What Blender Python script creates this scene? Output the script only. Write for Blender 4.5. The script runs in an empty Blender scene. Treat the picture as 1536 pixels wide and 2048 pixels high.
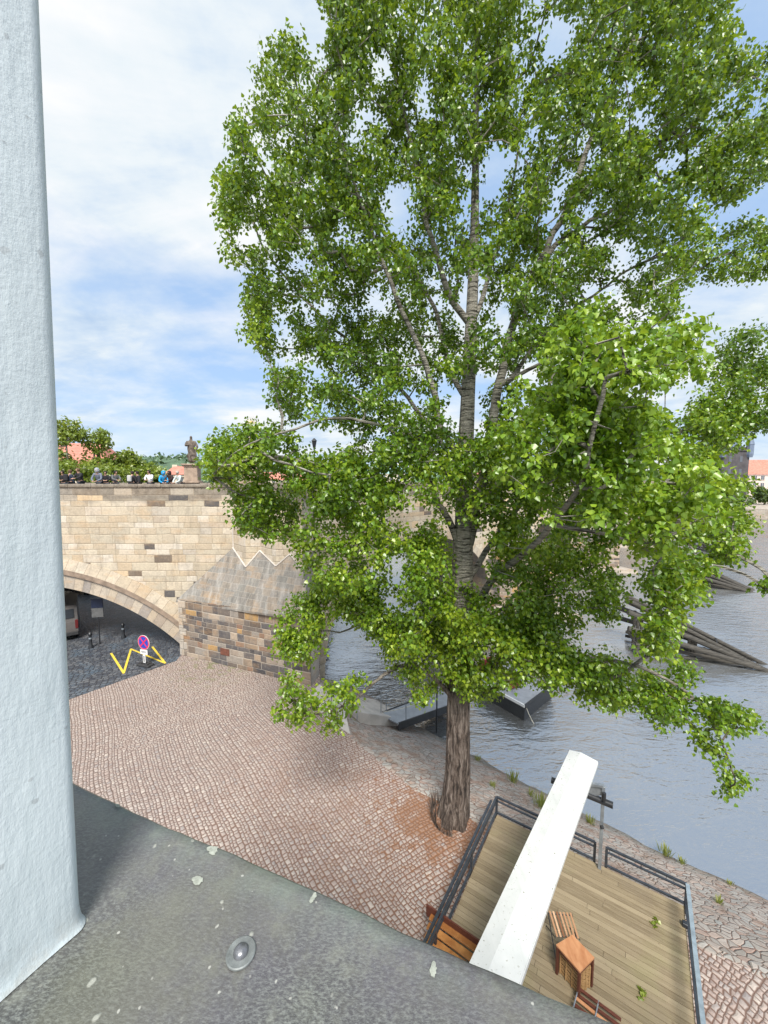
import bpy, math, random
import numpy as np
from mathutils import Vector, Matrix, noise
R = math.radians
rng = random.Random(7)
sc = bpy.context.scene
COL = sc.collection

# ------------------------------------------------------------------ camera
CAMZ = 10.0
PITCH = math.atan(64/768)
cam = bpy.data.cameras.new('camera'); co = bpy.data.objects.new('camera', cam); COL.objects.link(co)
co.location = (0, 0, CAMZ); co.rotation_euler = (math.pi/2-PITCH, 0, 0)
cam.lens = 13.5; cam.sensor_width = 36; cam.clip_start = 0.05; cam.clip_end = 4000
sc.camera = co

def ray(px, py):
    x = (px-768)/768; y = -(py-1024)/768
    up = Vector((0, math.sin(PITCH), math.cos(PITCH))); fw = Vector((0, math.cos(PITCH), -math.sin(PITCH)))
    return Vector((x, 0, 0)) + up*y + fw
def G(px, py, z=0.0):
    d = ray(px, py); t = (z-CAMZ)/d.z
    return Vector((d.x*t, d.y*t, z))
def D(px, py, Y):
    d = ray(px, py); t = Y/d.y
    return Vector((d.x*t, Y, CAMZ+d.z*t))

# ------------------------------------------------------------------ tagging
def tag(o, label=None, cat=None, group=None, kind=None):
    if label: o['label'] = label
    if cat: o['category'] = cat
    if group: o['group'] = group
    if kind: o['kind'] = kind
    return o
def thing(name, label, cat, loc=(0, 0, 0), rz=0, group=None):
    o = bpy.data.objects.new(name, None); COL.objects.link(o)
    o.location = loc; o.rotation_euler = (0, 0, rz); o.empty_display_size = .2
    return tag(o, label, cat, group)
def copy_tree(o, parent=None):
    c = o.copy(); COL.objects.link(c); c.parent = parent
    for ch in list(o.children): copy_tree(ch, c)
    return c

# ------------------------------------------------------------------ mesh builder
class MB:
    def __init__(s): s.v = []; s.f = []; s.uv = []; s.r = []
    def face(s, pts, uv=None, rnd=0.5):
        i = len(s.v); s.v += [tuple(p) for p in pts]; s.f.append(list(range(i, i+len(pts)))); s.uv.append(uv); s.r.append(rnd)
    def add(s, verts, faces, rnd=0.5):
        i = len(s.v); s.v += [tuple(p) for p in verts]
        for f in faces: s.f.append([i+k for k in f]); s.uv.append(None); s.r.append(rnd)
    def box(s, c, size, rz=0, M=None, rnd=0.5, bevel=0):
        hx, hy, hz = size[0]/2, size[1]/2, size[2]/2
        m = M if M is not None else Matrix.Rotation(rz, 3, 'Z')
        if bevel:
            vs = []; b = bevel
            for sx in (-1, 1):
                for sy in (-1, 1):
                    for sz in (-1, 1):
                        vs += [(sx*(hx-b), sy*(hy-b), sz*hz), (sx*(hx-b), sy*hy, sz*(hz-b)), (sx*hx, sy*(hy-b), sz*(hz-b))]
            import bmesh
            bm = bmesh.new()
            for p in vs: bm.verts.new(p)
            r = bmesh.ops.convex_hull(bm, input=bm.verts)
            bmesh.ops.dissolve_limit(bm, angle_limit=.02, verts=bm.verts, edges=bm.edges)
            bm.verts.index_update()
            V = [m @ v.co + Vector(c) for v in bm.verts]; F = [[v.index for v in f.verts] for f in bm.faces]
            bm.free(); s.add(V, F, rnd); return
        vs = [m @ Vector((x, y, z)) + Vector(c) for x in (-hx, hx) for y in (-hy, hy) for z in (-hz, hz)]
        s.add(vs, [(0, 1, 3, 2), (4, 6, 7, 5), (0, 4, 5, 1), (2, 3, 7, 6), (0, 2, 6, 4), (1, 5, 7, 3)], rnd)
    def bar(s, a, b, w, h, rnd=0.5, bevel=0):
        a = Vector(a); b = Vector(b); d = (b-a); L = d.length; x = d.normalized()
        up = Vector((0, 0, 1)) if abs(x.z) < .95 else Vector((0, 1, 0))
        y = up.cross(x).normalized(); z = x.cross(y)
        M = Matrix((x, y, z)).transposed()
        s.box((a+b)/2, (L, w, h), M=M, rnd=rnd, bevel=bevel)
    def tube(s, pts, rad, n=8, cap=True, rnd=0.5):
        pts = [Vector(p) for p in pts]
        if not hasattr(rad, '__len__'): rad = [rad]*len(pts)
        base = len(s.v); prev = None
        for i, p in enumerate(pts):
            t = (pts[min(i+1, len(pts)-1)]-pts[max(i-1, 0)]).normalized()
            if prev is None:
                a = Vector((1, 0, 0)) if abs(t.x) < .8 else Vector((0, 1, 0))
                u = t.cross(a).normalized()
            else:
                u = (prev - t*prev.dot(t)).normalized()
            prev = u; w = t.cross(u)
            for k in range(n):
                an = 2*math.pi*k/n
                s.v.append(tuple(p + (u*math.cos(an)+w*math.sin(an))*rad[i]))
        for i in range(len(pts)-1):
            for k in range(n):
                a = base+i*n+k; b = base+i*n+(k+1) % n
                s.f.append([a, b, b+n, a+n]); s.uv.append(None); s.r.append(rnd)
        if cap:
            s.f.append([base+k for k in range(n)][::-1]); s.uv.append(None); s.r.append(rnd)
            e = base+(len(pts)-1)*n
            s.f.append([e+k for k in range(n)]); s.uv.append(None); s.r.append(rnd)
    def prism(s, poly, z0, z1, rnd=0.5, bottom=True):
        n = len(poly); i = len(s.v)
        zt = z1 if hasattr(z1, '__len__') else [z1]*n
        s.v += [(p[0], p[1], z0) for p in poly]+[(p[0], p[1], zt[k]) for k, p in enumerate(poly)]
        for k in range(n):
            a = i+k; b = i+(k+1) % n
            s.f.append([a, b, b+n, a+n]); s.uv.append(None); s.r.append(rnd)
        s.f.append([i+n+k for k in range(n)]); s.uv.append(None); s.r.append(rnd)
        if bottom: s.f.append([i+k for k in range(n)][::-1]); s.uv.append(None); s.r.append(rnd)
    def lathe(s, prof, c=(0, 0, 0), n=20, fold=0, rnd=0.5):
        base = len(s.v)
        for j, (r, z) in enumerate(prof):
            for k in range(n):
                a = 2*math.pi*k/n; rr = r*(1+fold*math.sin(a*5+j*.5)) if fold else r
                s.v.append((c[0]+rr*math.cos(a), c[1]+rr*math.sin(a), c[2]+z))
        for j in range(len(prof)-1):
            for k in range(n):
                a = base+j*n+k; b = base+j*n+(k+1) % n
                s.f.append([a, b, b+n, a+n]); s.uv.append(None); s.r.append(rnd)
        s.f.append([base+k for k in range(n)][::-1]); s.uv.append(None); s.r.append(rnd)
        e = base+(len(prof)-1)*n
        s.f.append([e+k for k in range(n)]); s.uv.append(None); s.r.append(rnd)
    def build(s, name, mat, parent=None, smooth=False, angle=35):
        me = bpy.data.meshes.new(name); me.from_pydata(s.v, [], s.f); me.validate(clean_customdata=False)
        if len(me.polygons) == len(s.f):
            uvl = me.uv_layers.new(name='UVMap'); buf = np.zeros(len(me.loops)*2, dtype=np.float32)
            for p in me.polygons:
                u = s.uv[p.index]
                if u is not None:
                    for k, li in enumerate(p.loop_indices): buf[2*li] = u[k][0]; buf[2*li+1] = u[k][1]
                else:
                    n = p.normal
                    if abs(n.z) > .93:
                        for li in p.loop_indices:
                            c = me.vertices[me.loops[li].vertex_index].co; buf[2*li] = c.x; buf[2*li+1] = c.y
                    else:
                        t = Vector((0, 0, 1)).cross(n).normalized(); q = n.cross(t)
                        for li in p.loop_indices:
                            c = me.vertices[me.loops[li].vertex_index].co; buf[2*li] = c.dot(t); buf[2*li+1] = c.dot(q)
            uvl.data.foreach_set('uv', buf)
            at = me.attributes.new('rnd', 'FLOAT', 'FACE'); at.data.foreach_set('value', np.array(s.r, dtype=np.float32))
        if smooth: me.polygons.foreach_set('use_smooth', [True]*len(me.polygons)); me.set_sharp_from_angle(angle=R(angle))
        me.materials.append(mat)
        o = bpy.data.objects.new(name, me); COL.objects.link(o)
        if parent: o.parent = parent
        return o

# ------------------------------------------------------------------ node helper
class NT:
    def __init__(s, tree): s.t = tree; s.n = tree.nodes; s.l = tree.links
    def __call__(s, typ, ins=None, **kw):
        nd = s.n.new(typ)
        for k, v in kw.items(): setattr(nd, k, v)
        if ins:
            for k, v in ins.items():
                sk = nd.inputs[k]
                if isinstance(v, bpy.types.NodeSocket): s.l.new(v, sk)
                else: sk.default_value = v
        return nd
    def m(s, op, a, b=0.0, c=0.0, clamp=False):
        nd = s('ShaderNodeMath', {0: a, 1: b, 2: c}, operation=op); nd.use_clamp = clamp; return nd.outputs[0]
    def mix(s, f, a, b, bt='MIX'):
        nd = s('ShaderNodeMix', data_type='RGBA', blend_type=bt)
        for k, v in ((0, f), (6, a), (7, b)):
            if isinstance(v, bpy.types.NodeSocket): s.l.new(v, nd.inputs[k])
            else: nd.inputs[k].default_value = v if k == 0 else (tuple(v)+(1,) if len(v) == 3 else v)
        return nd.outputs[2]
    def noise(s, vec, scale, detail=4, rough=.55, dist=0, out=0):
        ins = {'Scale': scale, 'Detail': detail, 'Roughness': rough, 'Distortion': dist}
        if vec is not None: ins['Vector'] = vec
        return s('ShaderNodeTexNoise', ins).outputs[out]
    def ramp(s, f, stops, interp='LINEAR'):
        nd = s('ShaderNodeValToRGB', {0: f}); cr = nd.color_ramp; cr.interpolation = interp
        while len(cr.elements) < len(stops): cr.elements.new(.5)
        for e, (p, c) in zip(cr.elements, stops):
            e.position = p; e.color = tuple(c)+(1,) if len(c) == 3 else c
        return nd.outputs[0]
    def step(s, v, a, b):
        nd = s('ShaderNodeMapRange', {0: v, 1: a, 2: b, 3: 0., 4: 1.}); nd.clamp = True; return nd.outputs[0]
    def mapping(s, vec, scale=(1, 1, 1), rot=(0, 0, 0), loc=(0, 0, 0)):
        return s('ShaderNodeMapping', {0: vec, 1: loc, 2: rot, 3: scale}).outputs[0]
def newmat(name):
    m = bpy.data.materials.new(name); m.use_nodes = True; t = m.node_tree; t.nodes.clear()
    n = NT(t); out = n('ShaderNodeOutputMaterial'); b = n('ShaderNodeBsdfPrincipled'); t.links.new(b.outputs[0], out.inputs[0])
    n.b = b; n.out = out
    return m, n
def setb(n, **kw):
    for k, v in kw.items():
        k = k.replace('_', ' ')
        if isinstance(v, bpy.types.NodeSocket): n.l.new(v, n.b.inputs[k])
        else: n.b.inputs[k].default_value = (tuple(v)+(1,) if hasattr(v, '__len__') and len(v) == 3 and k == 'Base Color' else v)
def bump(n, h, strength=.5, dist=.02):
    nd = n('ShaderNodeBump', {'Strength': strength, 'Distance': dist, 'Height': h}); n.l.new(nd.outputs[0], n.b.inputs['Normal']); return nd
def plain(name, col, rough=.6, metal=0., var=.25, scale=8., bmp=.15, bd=.004):
    m, n = newmat(name); tc = n('ShaderNodeTexCoord').outputs['Object']
    a = n.noise(tc, scale, 5); c2 = tuple(x*(1-var) for x in col); c3 = tuple(min(1, x*(1+var)) for x in col)
    setb(n, Base_Color=n.ramp(a, [(.3, c2), (.7, c3)]), Roughness=rough, Metallic=metal)
    if bmp: bump(n, n.noise(tc, scale*6, 4), bmp, bd)
    return m

# block pattern group
def blocks_group():
    g = bpy.data.node_groups.new('Blocks', 'ShaderNodeTree')
    g.interface.new_socket('Vector', in_out='INPUT', socket_type='NodeSocketVector')
    g.interface.new_socket('W', in_out='INPUT', socket_type='NodeSocketFloat')
    g.interface.new_socket('H', in_out='INPUT', socket_type='NodeSocketFloat')
    g.interface.new_socket('Vary', in_out='INPUT', socket_type='NodeSocketFloat')
    for o in ('Rand', 'Rand2', 'Edge'): g.interface.new_socket(o, in_out='OUTPUT', socket_type='NodeSocketFloat')
    n = NT(g); gi = n('NodeGroupInput'); go = n('NodeGroupOutput')
    sp = n('ShaderNodeSeparateXYZ', {0: gi.outputs[0]})
    y = n.m('DIVIDE', sp.outputs[1], gi.outputs[2]); 
    y = n.m('ADD', y, n.m('MULTIPLY', n.m('SINE', n.m('MULTIPLY', y, 1.7)), n.m('MULTIPLY', gi.outputs[3], .35)))
    row = n.m('FLOOR', y); fy = n.m('SUBTRACT', y, row)
    wr = n('ShaderNodeTexWhiteNoise', {'W': row}, noise_dimensions='1D').outputs[0]
    x = n.m('DIVIDE', sp.outputs[0], gi.outputs[1])
    x = n.m('MULTIPLY', x, n.m('ADD', 1., n.m('MULTIPLY', n.m('SUBTRACT', wr, .5), gi.outputs[3])))
    x = n.m('ADD', x, n.m('MULTIPLY', wr, 17.3))
    x = n.m('ADD', x, n.m('MULTIPLY', n.m('SINE', n.m('ADD', n.m('MULTIPLY', x, 2.3), n.m('MULTIPLY', row, 3.1))), n.m('MULTIPLY', gi.outputs[3], .38)))
    cell = n.m('FLOOR', x); fx = n.m('SUBTRACT', x, cell)
    cv = n('ShaderNodeCombineXYZ', {0: cell, 1: row}).outputs[0]
    wn = n('ShaderNodeTexWhiteNoise', {'Vector': cv}, noise_dimensions='2D')
    spc = n('ShaderNodeSeparateColor', {0: wn.outputs[1]})
    ex = n.m('MULTIPLY', n.m('MINIMUM', fx, n.m('SUBTRACT', 1., fx)), gi.outputs[1])
    ey = n.m('MULTIPLY', n.m('MINIMUM', fy, n.m('SUBTRACT', 1., fy)), gi.outputs[2])
    e = n.m('MINIMUM', ex, ey)
    n.l.new(spc.outputs[0], go.inputs[0]); n.l.new(spc.outputs[1], go.inputs[1]); n.l.new(e, go.inputs[2])
    return g
BG = blocks_group()
def blocks(n, vec, W, H, vary):
    nd = n('ShaderNodeGroup'); nd.node_tree = BG
    n.l.new(vec, nd.inputs[0]); nd.inputs[1].default_value = W; nd.inputs[2].default_value = H; nd.inputs[3].default_value = vary
    return nd.outputs
def distort(n, vec, scale, amt, detail=2):
    nz = n.noise(vec, scale, detail, out=1)
    d = n('ShaderNodeVectorMath', {0: nz, 1: (.5, .5, .5)}, operation='SUBTRACT').outputs[0]
    d = n('ShaderNodeVectorMath', {0: d, 3: amt}, operation='SCALE').outputs[0]
    return n('ShaderNodeVectorMath', {0: vec, 1: d}, operation='ADD').outputs[0]

TREE = Vector((2.05, 10.6, 0))
def mat_cobble():
    m, n = newmat('cobbles'); P = n('ShaderNodeNewGeometry').outputs['Position']
    v = distort(n, P, .16, .8); v = distort(n, v, 5, .09)
    va = n.mapping(v, rot=(0, 0, R(52))); vb = n.mapping(v, rot=(0, 0, R(-30)))
    msk = n.m('GREATER_THAN', n.noise(P, .14, 1), .53)
    vm = n('ShaderNodeMix', {0: msk, 4: va, 5: vb}, data_type='VECTOR').outputs[1]
    rd, r2, e = blocks(n, vm, .118, .104, .5)
    col = n.ramp(rd, [(0, (.28, .21, .185)), (.25, (.34, .265, .235)), (.5, (.40, .325, .285)), (.7, (.31, .265, .25)), (.88, (.48, .415, .365)), (1, (.24, .215, .215))])
    big = n.noise(P, .35, 5, .6)
    col = n.mix(n.step(big, .35, .75), col, n.mix(.55, col, (.48, .42, .37)))
    col = n.mix(n.m('MULTIPLY', n.noise(P, 40, 4), .35), col, (.26, .21, .19))
    # brown tree litter lying in the joints and around the trunk
    d = n('ShaderNodeVectorMath', {0: P, 1: tuple(TREE+Vector((-.45, .05, 0)))}, operation='DISTANCE').outputs['Value']
    lit = n.m('ADD', n.m('MULTIPLY', n.m('SUBTRACT', 1.7, d), .55), n.m('MULTIPLY', n.m('SUBTRACT', n.noise(P, 2.6, 8, .72), .5), 4.6))
    litm = n.step(lit, .05, .4)
    far = n.m('MULTIPLY', n.step(d, 9, 2.5), .85)
    jc = n.mix(far, (.13, .09, .075), (.18, .085, .05))
    jm = n.step(e, .006, .02)
    jw = n.m('MULTIPLY', n.step(n.noise(P, 1.1, 5, .7), .52, .72), far)
    col = n.mix(n.m('SUBTRACT', 1., jm), col, jc)
    col = n.mix(n.m('MULTIPLY', jw, .55), col, (.22, .12, .07))
    # moss between the setts near the pier and the bluish patch by the marking
    pm = n('ShaderNodeVectorMath', {0: P, 1: (-9.0, 19.9, 0)}, operation='DISTANCE').outputs['Value']
    ms = n.m('MULTIPLY', n.step(pm, 2.6, .4), n.step(n.noise(P, 2.5, 5), .5, .62))
    col = n.mix(n.m('MULTIPLY', ms, .7), col, (.13, .15, .04))
    litc = n.ramp(n.noise(P, 30, 5, .7), [(.3, (.10, .045, .025)), (.55, (.23, .105, .05)), (.8, (.33, .20, .11))])
    col = n.mix(n.m('MULTIPLY', litm, n.m('ADD', .72, n.m('MULTIPLY', n.m('SUBTRACT', 1., jm), .28))), col, litc)
    setb(n, Base_Color=col, Roughness=.72)
    h = n.m('ADD', n.m('MULTIPLY', n.step(e, 0, .04), 1.), n.m('MULTIPLY', n.noise(P, 60, 3), .25))
    h = n.m('ADD', h, n.m('MULTIPLY', r2, .25))
    bump(n, h, .8, .02)
    return m
def mat_road():
    m, n = newmat('dark_setts'); P = n('ShaderNodeNewGeometry').outputs['Position']
    v = distort(n, P, 5, .05); v = n.mapping(v, rot=(0, 0, R(-20)))
    rd, r2, e = blocks(n, v, .24, .2, .3)
    col = n.ramp(rd, [(0, (.045, .05, .065)), (.5, (.08, .09, .105)), (1, (.13, .135, .145))])  # blue-grey of the setts, darkened further for the shade under the arch
    col = n.mix(n.step(n.noise(P, .6, 4), .5, .8), col, (.10, .16, .22))
    col = n.mix(n.m('SUBTRACT', 1., n.step(e, .008, .03)), col, (.03, .03, .035))
    setb(n, Base_Color=col, Roughness=.42)
    bump(n, n.m('ADD', n.step(e, 0, .05), n.m('MULTIPLY', r2, .3)), .8, .02)
    return m
def mat_bank():
    m, n = newmat('bank_stones'); P = n('ShaderNodeNewGeometry').outputs['Position']
    v = distort(n, P, 1.5, .35); v = n.mapping(v, rot=(0, 0, R(40)), scale=(3.6, 6.2, 2.4))
    vo = n('ShaderNodeTexVoronoi', {'Vector': v, 'Scale': 1.15, 'Randomness': .85}); vd = n('ShaderNodeTexVoronoi', {'Vector': v, 'Scale': 1.15, 'Randomness': .85}, feature='DISTANCE_TO_EDGE')
    rc = n('ShaderNodeSeparateColor', {0: vo.outputs['Color']})
    col = n.ramp(rc.outputs[0], [(0, (.25, .24, .22)), (.3, (.40, .37, .34)), (.55, (.32, .34, .33)), (.8, (.45, .38, .33)), (1, (.34, .24, .20))])
    col = n.mix(n.m('MULTIPLY', n.noise(P, 9, 6, .7), .7), col, (.22, .18, .15))
    jm = n.step(vd.outputs['Distance'], .01, .055)
    gr = n.noise(P, 1.3, 5, .65)
    jc = n.ramp(gr, [(.35, (.17, .075, .05)), (.55, (.12, .08, .06)), (.72, (.09, .10, .04))])
    col = n.mix(n.m('SUBTRACT', 1., jm), col, jc)
    col = n.mix(n.m('MULTIPLY', n.step(gr, .5, .66), .7), col, n.ramp(n.noise(P, 25, 4), [(.4, (.17, .08, .05)), (.7, (.30, .20, .14))]))
    sp = n('ShaderNodeSeparateXYZ', {0: P})
    col = n.mix(n.m('MULTIPLY', n.step(sp.outputs[2], -1.9, -2.5), .75), col, (.07, .075, .05))
    setb(n, Base_Color=col, Roughness=.8)
    bump(n, n.m('ADD', n.step(vd.outputs['Distance'], 0, .12), n.m('MULTIPLY', n.noise(P, 14, 5), .6)), .7, .03)
    return m
def mat_masonry(name, stops, W=.8, H=.38, joint=(.3, .26, .2), topgrey=False, vary=.55, jw=.014, stain=.5, jfade=.5, bd=.03):
    m, n = newmat(name); tc = n('ShaderNodeTexCoord'); uv = tc.outputs['UV']; P = n('ShaderNodeNewGeometry').outputs['Position']
    v = distort(n, distort(n, uv, 1.2, .10), 9, .02)
    rd, r2, e = blocks(n, v, W, H, vary)
    col = n.ramp(rd, stops, 'CONSTANT' if len(stops) > 4 else 'LINEAR')
    col = n.mix(n.m('MULTIPLY', n.m('SUBTRACT', r2, .5), .5, clamp=True), col, (.45, .28, .13))
    nz = n.noise(P, 1.0, 7, .68); fine = n.noise(P, 9, 7, .7)
    orp = n.noise(n.mapping(P, scale=(.5, .5, 1.6)), 1.1, 6, .65); col = n.mix(n.m('MULTIPLY', n.step(orp, .52, .66), .6), col, n.mix(.5, col, (.50, .29, .12))); col = n.mix(n.m('MULTIPLY', n.step(n.noise(n.mapping(P, scale=(.9, .9, .9), loc=(4, 4, 4)), 2.2, 8, .75), .50, .66), .4), col, (.27, .23, .185))
    col = n.mix(n.m('MULTIPLY', n.step(nz, .5, .75), stain), col, n.mix(.5, col, (.16, .13, .11)))
    col = n.mix(n.m('MULTIPLY', n.step(fine, .45, .8), .45), col, (.14, .12, .10))
    col = n.mix(n.m('MULTIPLY', n.step(fine, .48, .2), .3), col, (.55, .47, .36))
    sx = n('ShaderNodeSeparateXYZ', {0: P})
    soot = n.noise(n.mapping(P, scale=(1.6, 1.6, .35)), 1.3, 8, .72); col = n.mix(n.m('MULTIPLY', n.step(soot, .54, .70), .5 if topgrey else .65), col, n.mix(.35, (.10, .09, .08), col))
    if topgrey:
        tg = n.m('MULTIPLY', n.step(n.m('ADD', sx.outputs[2], n.m('MULTIPLY', nz, .8)), 9.05, 9.35), n.step(rd, .93, .8))
        tg = n.m('MAXIMUM', tg, n.step(sx.outputs[2], 9.56, 9.58))
        col = n.mix(tg, col, n.mix(.72, col, n.ramp(n.noise(P, 4, 5, .7), [(.35, (.06, .05, .045)), (.65, (.22, .19, .16))])))
        st = n.noise(n.mapping(P, scale=(2.2, 2.2, .18)), 2, 5, .6)
        col = n.mix(n.m('MULTIPLY', n.step(st, .55, .75), .35), col, (.16, .13, .11))
    if name == 'roof_slabs':
        sk_ = n.noise(n.mapping(P, rot=(R(20), 0, 0), scale=(2.2, .5, .5)), 1.6, 8, .7); col = n.mix(n.m('MULTIPLY', n.step(sk_, .53, .68), .55), col, (.42, .40, .37)); col = n.mix(n.m('MULTIPLY', n.step(sk_, .47, .36), .6), col, (.085, .08, .07))
    jn = n.m('MULTIPLY', n.m('SUBTRACT', 1., n.step(e, jw*.35, jw)), n.m('ADD', 1-jfade, n.m('MULTIPLY', nz, jfade)))
    col = n.mix(jn, col, joint)
    setb(n, Base_Color=col, Roughness=.85)
    h = n.m('ADD', n.step(e, 0, jw*2.2), n.m('ADD', n.m('MULTIPLY', fine, .7), n.m('MULTIPLY', r2, .4)))
    bump(n, h, .6, bd)
    return m
def mat_water():
    m, n = newmat('river_water'); P = n('ShaderNodeNewGeometry').outputs['Position']
    v = n.mapping(P, rot=(0, 0, R(25)), scale=(.6, 1.5, 1))
    a = n.noise(v, 1.5, 3, .55, .3); b = n.noise(v, 6, 3, .6); c = n.noise(P, .12, 3)
    h = n.m('ADD', n.m('MULTIPLY', a, 1.), n.m('MULTIPLY', b, .3))
    amp = n.m('ADD', .1, n.m('MULTIPLY', n.step(c, .3, .7), 1.1))
    h = n.m('MULTIPLY', h, amp)
    setb(n, Base_Color=(.135, .137, .135), Roughness=.07, IOR=2.7)
    n.b.inputs['Specular IOR Level'].default_value = 1.
    bump(n, h, .9, .16)
    return m
def mat_leaf(name, c0, c1, c2, tr=.36):
    m, n = newmat(name)
    r = n('ShaderNodeAttribute', attribute_name='rnd').outputs['Fac']
    P = n('ShaderNodeNewGeometry').outputs['Position']
    big = n.noise(P, .55, 3)
    f = n.m('ADD', n.m('MULTIPLY', r, .65), n.m('MULTIPLY', n.m('SUBTRACT', big, .35), .7), clamp=True)
    col = n.ramp(f, [(0, c0), (.45, c1), (1, c2)])
    setb(n, Base_Color=col, Roughness=.36)
    n.b.inputs['Specular IOR Level'].default_value = .75
    tl = n('ShaderNodeBsdfTranslucent', {0: n.mix(.4, col, (.50, .62, .03))})
    mx = n('ShaderNodeMixShader', {0: tr, 1: n.b.outputs[0], 2: tl.outputs[0]})
    n.l.new(mx.outputs[0], n.out.inputs[0])
    return m
def mat_bark():
    m, n = newmat('bark'); P = n('ShaderNodeNewGeometry').outputs['Position']
    z = n('ShaderNodeSeparateXYZ', {0: P}).outputs[2]
    v1 = n.mapping(distort(n, P, 2, .15), scale=(9, 9, 1.1)); f = n.noise(v1, 1.6, 7, .7)
    low = n.ramp(f, [(.40, (.022, .016, .013)), (.5, (.12, .088, .07)), (.64, (.30, .25, .215))])
    v2 = n.mapping(distort(n, P, 3, .1), scale=(2.0, 2.0, 15)); g = n.noise(v2, 1.2, 5, .6)
    hi = n.ramp(g, [(.38, (.05, .045, .035)), (.47, (.25, .235, .20)), (.7, (.36, .34, .29))])
    w = n.step(n.m('ADD', z, n.m('MULTIPLY', n.noise(P, 1.5, 4), 2.)), 4.2, 7.5)
    setb(n, Base_Color=n.mix(w, low, hi), Roughness=.9)
    h = n.mix(w, f, g)
    bump(n, h, 1., .14)
    return m
def mat_plaster():
    m, n = newmat('painted_plaster'); tc = n('ShaderNodeTexCoord').outputs['Object']
    v = n.mapping(tc, scale=(1, 1, .25))
    a = n.noise(v, 40, 6, .65); b = n.noise(tc, 130, 4, .7); c = n.noise(tc, 14, 4, .5)
    col = n.ramp(n.noise(tc, 3, 5), [(.3, (.52, .59, .62)), (.7, (.61, .68, .705))])
    z = n('ShaderNodeSeparateXYZ', {0: tc}).outputs[2]
    dm = n.m('MULTIPLY', n.step(z, 9.27, 9.2), n.step(n.noise(tc, 30, 5, .7), .4, .65))
    col = n.mix(n.m('MULTIPLY', dm, .55), col, (.28, .25, .2))
    dr = n.noise(n.mapping(tc, scale=(1, 1, .06)), 45, 5, .6); col = n.mix(n.m('MULTIPLY', n.step(dr, .5, .75), .35), col, (.42, .50, .52))
    pits = n.step(n.noise(tc, 55, 1), .72, .76)
    col = n.mix(n.m('MULTIPLY', pits, .35), col, (.22, .22, .22))
    setb(n, Base_Color=col, Roughness=.55)
    bump(n, n.m('ADD', n.m('ADD', a, n.m('MULTIPLY', b, .35)), n.m('MULTIPLY', c, .6)), .5, .005)
    return m
def mat_sill():
    m, n = newmat('weathered_sheet'); tc = n('ShaderNodeTexCoord').outputs['Object']
    big = n.noise(tc, 3.2, 5, .6); f = n.noise(n.mapping(tc, rot=(0, 0, R(30)), scale=(1, 2.2, 1)), 120, 5, .75); md = n.noise(tc, 22, 6, .7)
    col = n.ramp(big, [(.3, (.10, .105, .11)), (.5, (.135, .145, .135)), (.7, (.18, .20, .16))])
    col = n.mix(n.m('MULTIPLY', n.step(f, .44, .56), .8), col, (.035, .033, .033)); col = n.mix(n.m('MULTIPLY', n.step(f, .45, .33), .6), col, (.25, .26, .24)); col = n.mix(n.m('MULTIPLY', n.step(n.noise(tc, 1.7, 4), .45, .65), .5), col, (.13, .12, .15))
    col = n.mix(n.m('MULTIPLY', n.step(md, .52, .75), .5), col, (.22, .23, .19))
    col = n.mix(n.m('MULTIPLY', n.step(n.noise(tc, 2.3, 7, .7), .48, .62), .45), col, (.135, .135, .095)); col = n.mix(n.m('MULTIPLY', n.step(n.noise(tc, 6, 7, .75), .55, .66), .5), col, (.07, .065, .06))
    sp = n('ShaderNodeSeparateXYZ', {0: tc})
    green = n.m('MULTIPLY', n.step(n.m('ADD', n.m('MULTIPLY', sp.outputs[1], 1.), n.m('MULTIPLY', sp.outputs[0], .38)), .56, .68), n.step(n.noise(tc, 9, 6, .7), .4, .7))
    col = n.mix(n.m('MULTIPLY', green, .75), col, (.21, .29, .24)); col = n.mix(n.m('MULTIPLY', n.m('MULTIPLY', n.step(sp.outputs[1], .55, 1.05), n.step(n.noise(tc, 5, 6, .7), .35, .65)), .55), col, (.24, .26, .20))
    vo = n('ShaderNodeTexVoronoi', {'Vector': distort(n, tc, 30, .02), 'Scale': 26.})
    spk = n.m('MULTIPLY', n.step(vo.outputs['Distance'], .16, .09), n.step(n('ShaderNodeSeparateColor', {0: vo.outputs['Color']}).outputs[0], .80, .82))
    vo2 = n('ShaderNodeTexVoronoi', {'Vector': distort(n, tc, 80, .008), 'Scale': 70.})
    spk2 = n.m('MULTIPLY', n.step(vo2.outputs['Distance'], .2, .12), n.step(n('ShaderNodeSeparateColor', {0: vo2.outputs['Color']}).outputs[0], .88, .9))
    col = n.mix(n.m('MULTIPLY', spk, .6), col, (.42, .43, .38)); col = n.mix(n.m('MULTIPLY', spk2, .6), col, (.5, .5, .46))
    setb(n, Base_Color=col, Roughness=n.m('ADD', .12, n.m('MULTIPLY', n.noise(tc, 4, 6, .65), .55)))
    n.b.inputs['Specular IOR Level'].default_value = .7
    bump(n, n.m('ADD', n.m('MULTIPLY', f, .6), n.m('ADD', md, n.m('MULTIPLY', spk, .8))), .5, .003)
    return m
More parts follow.
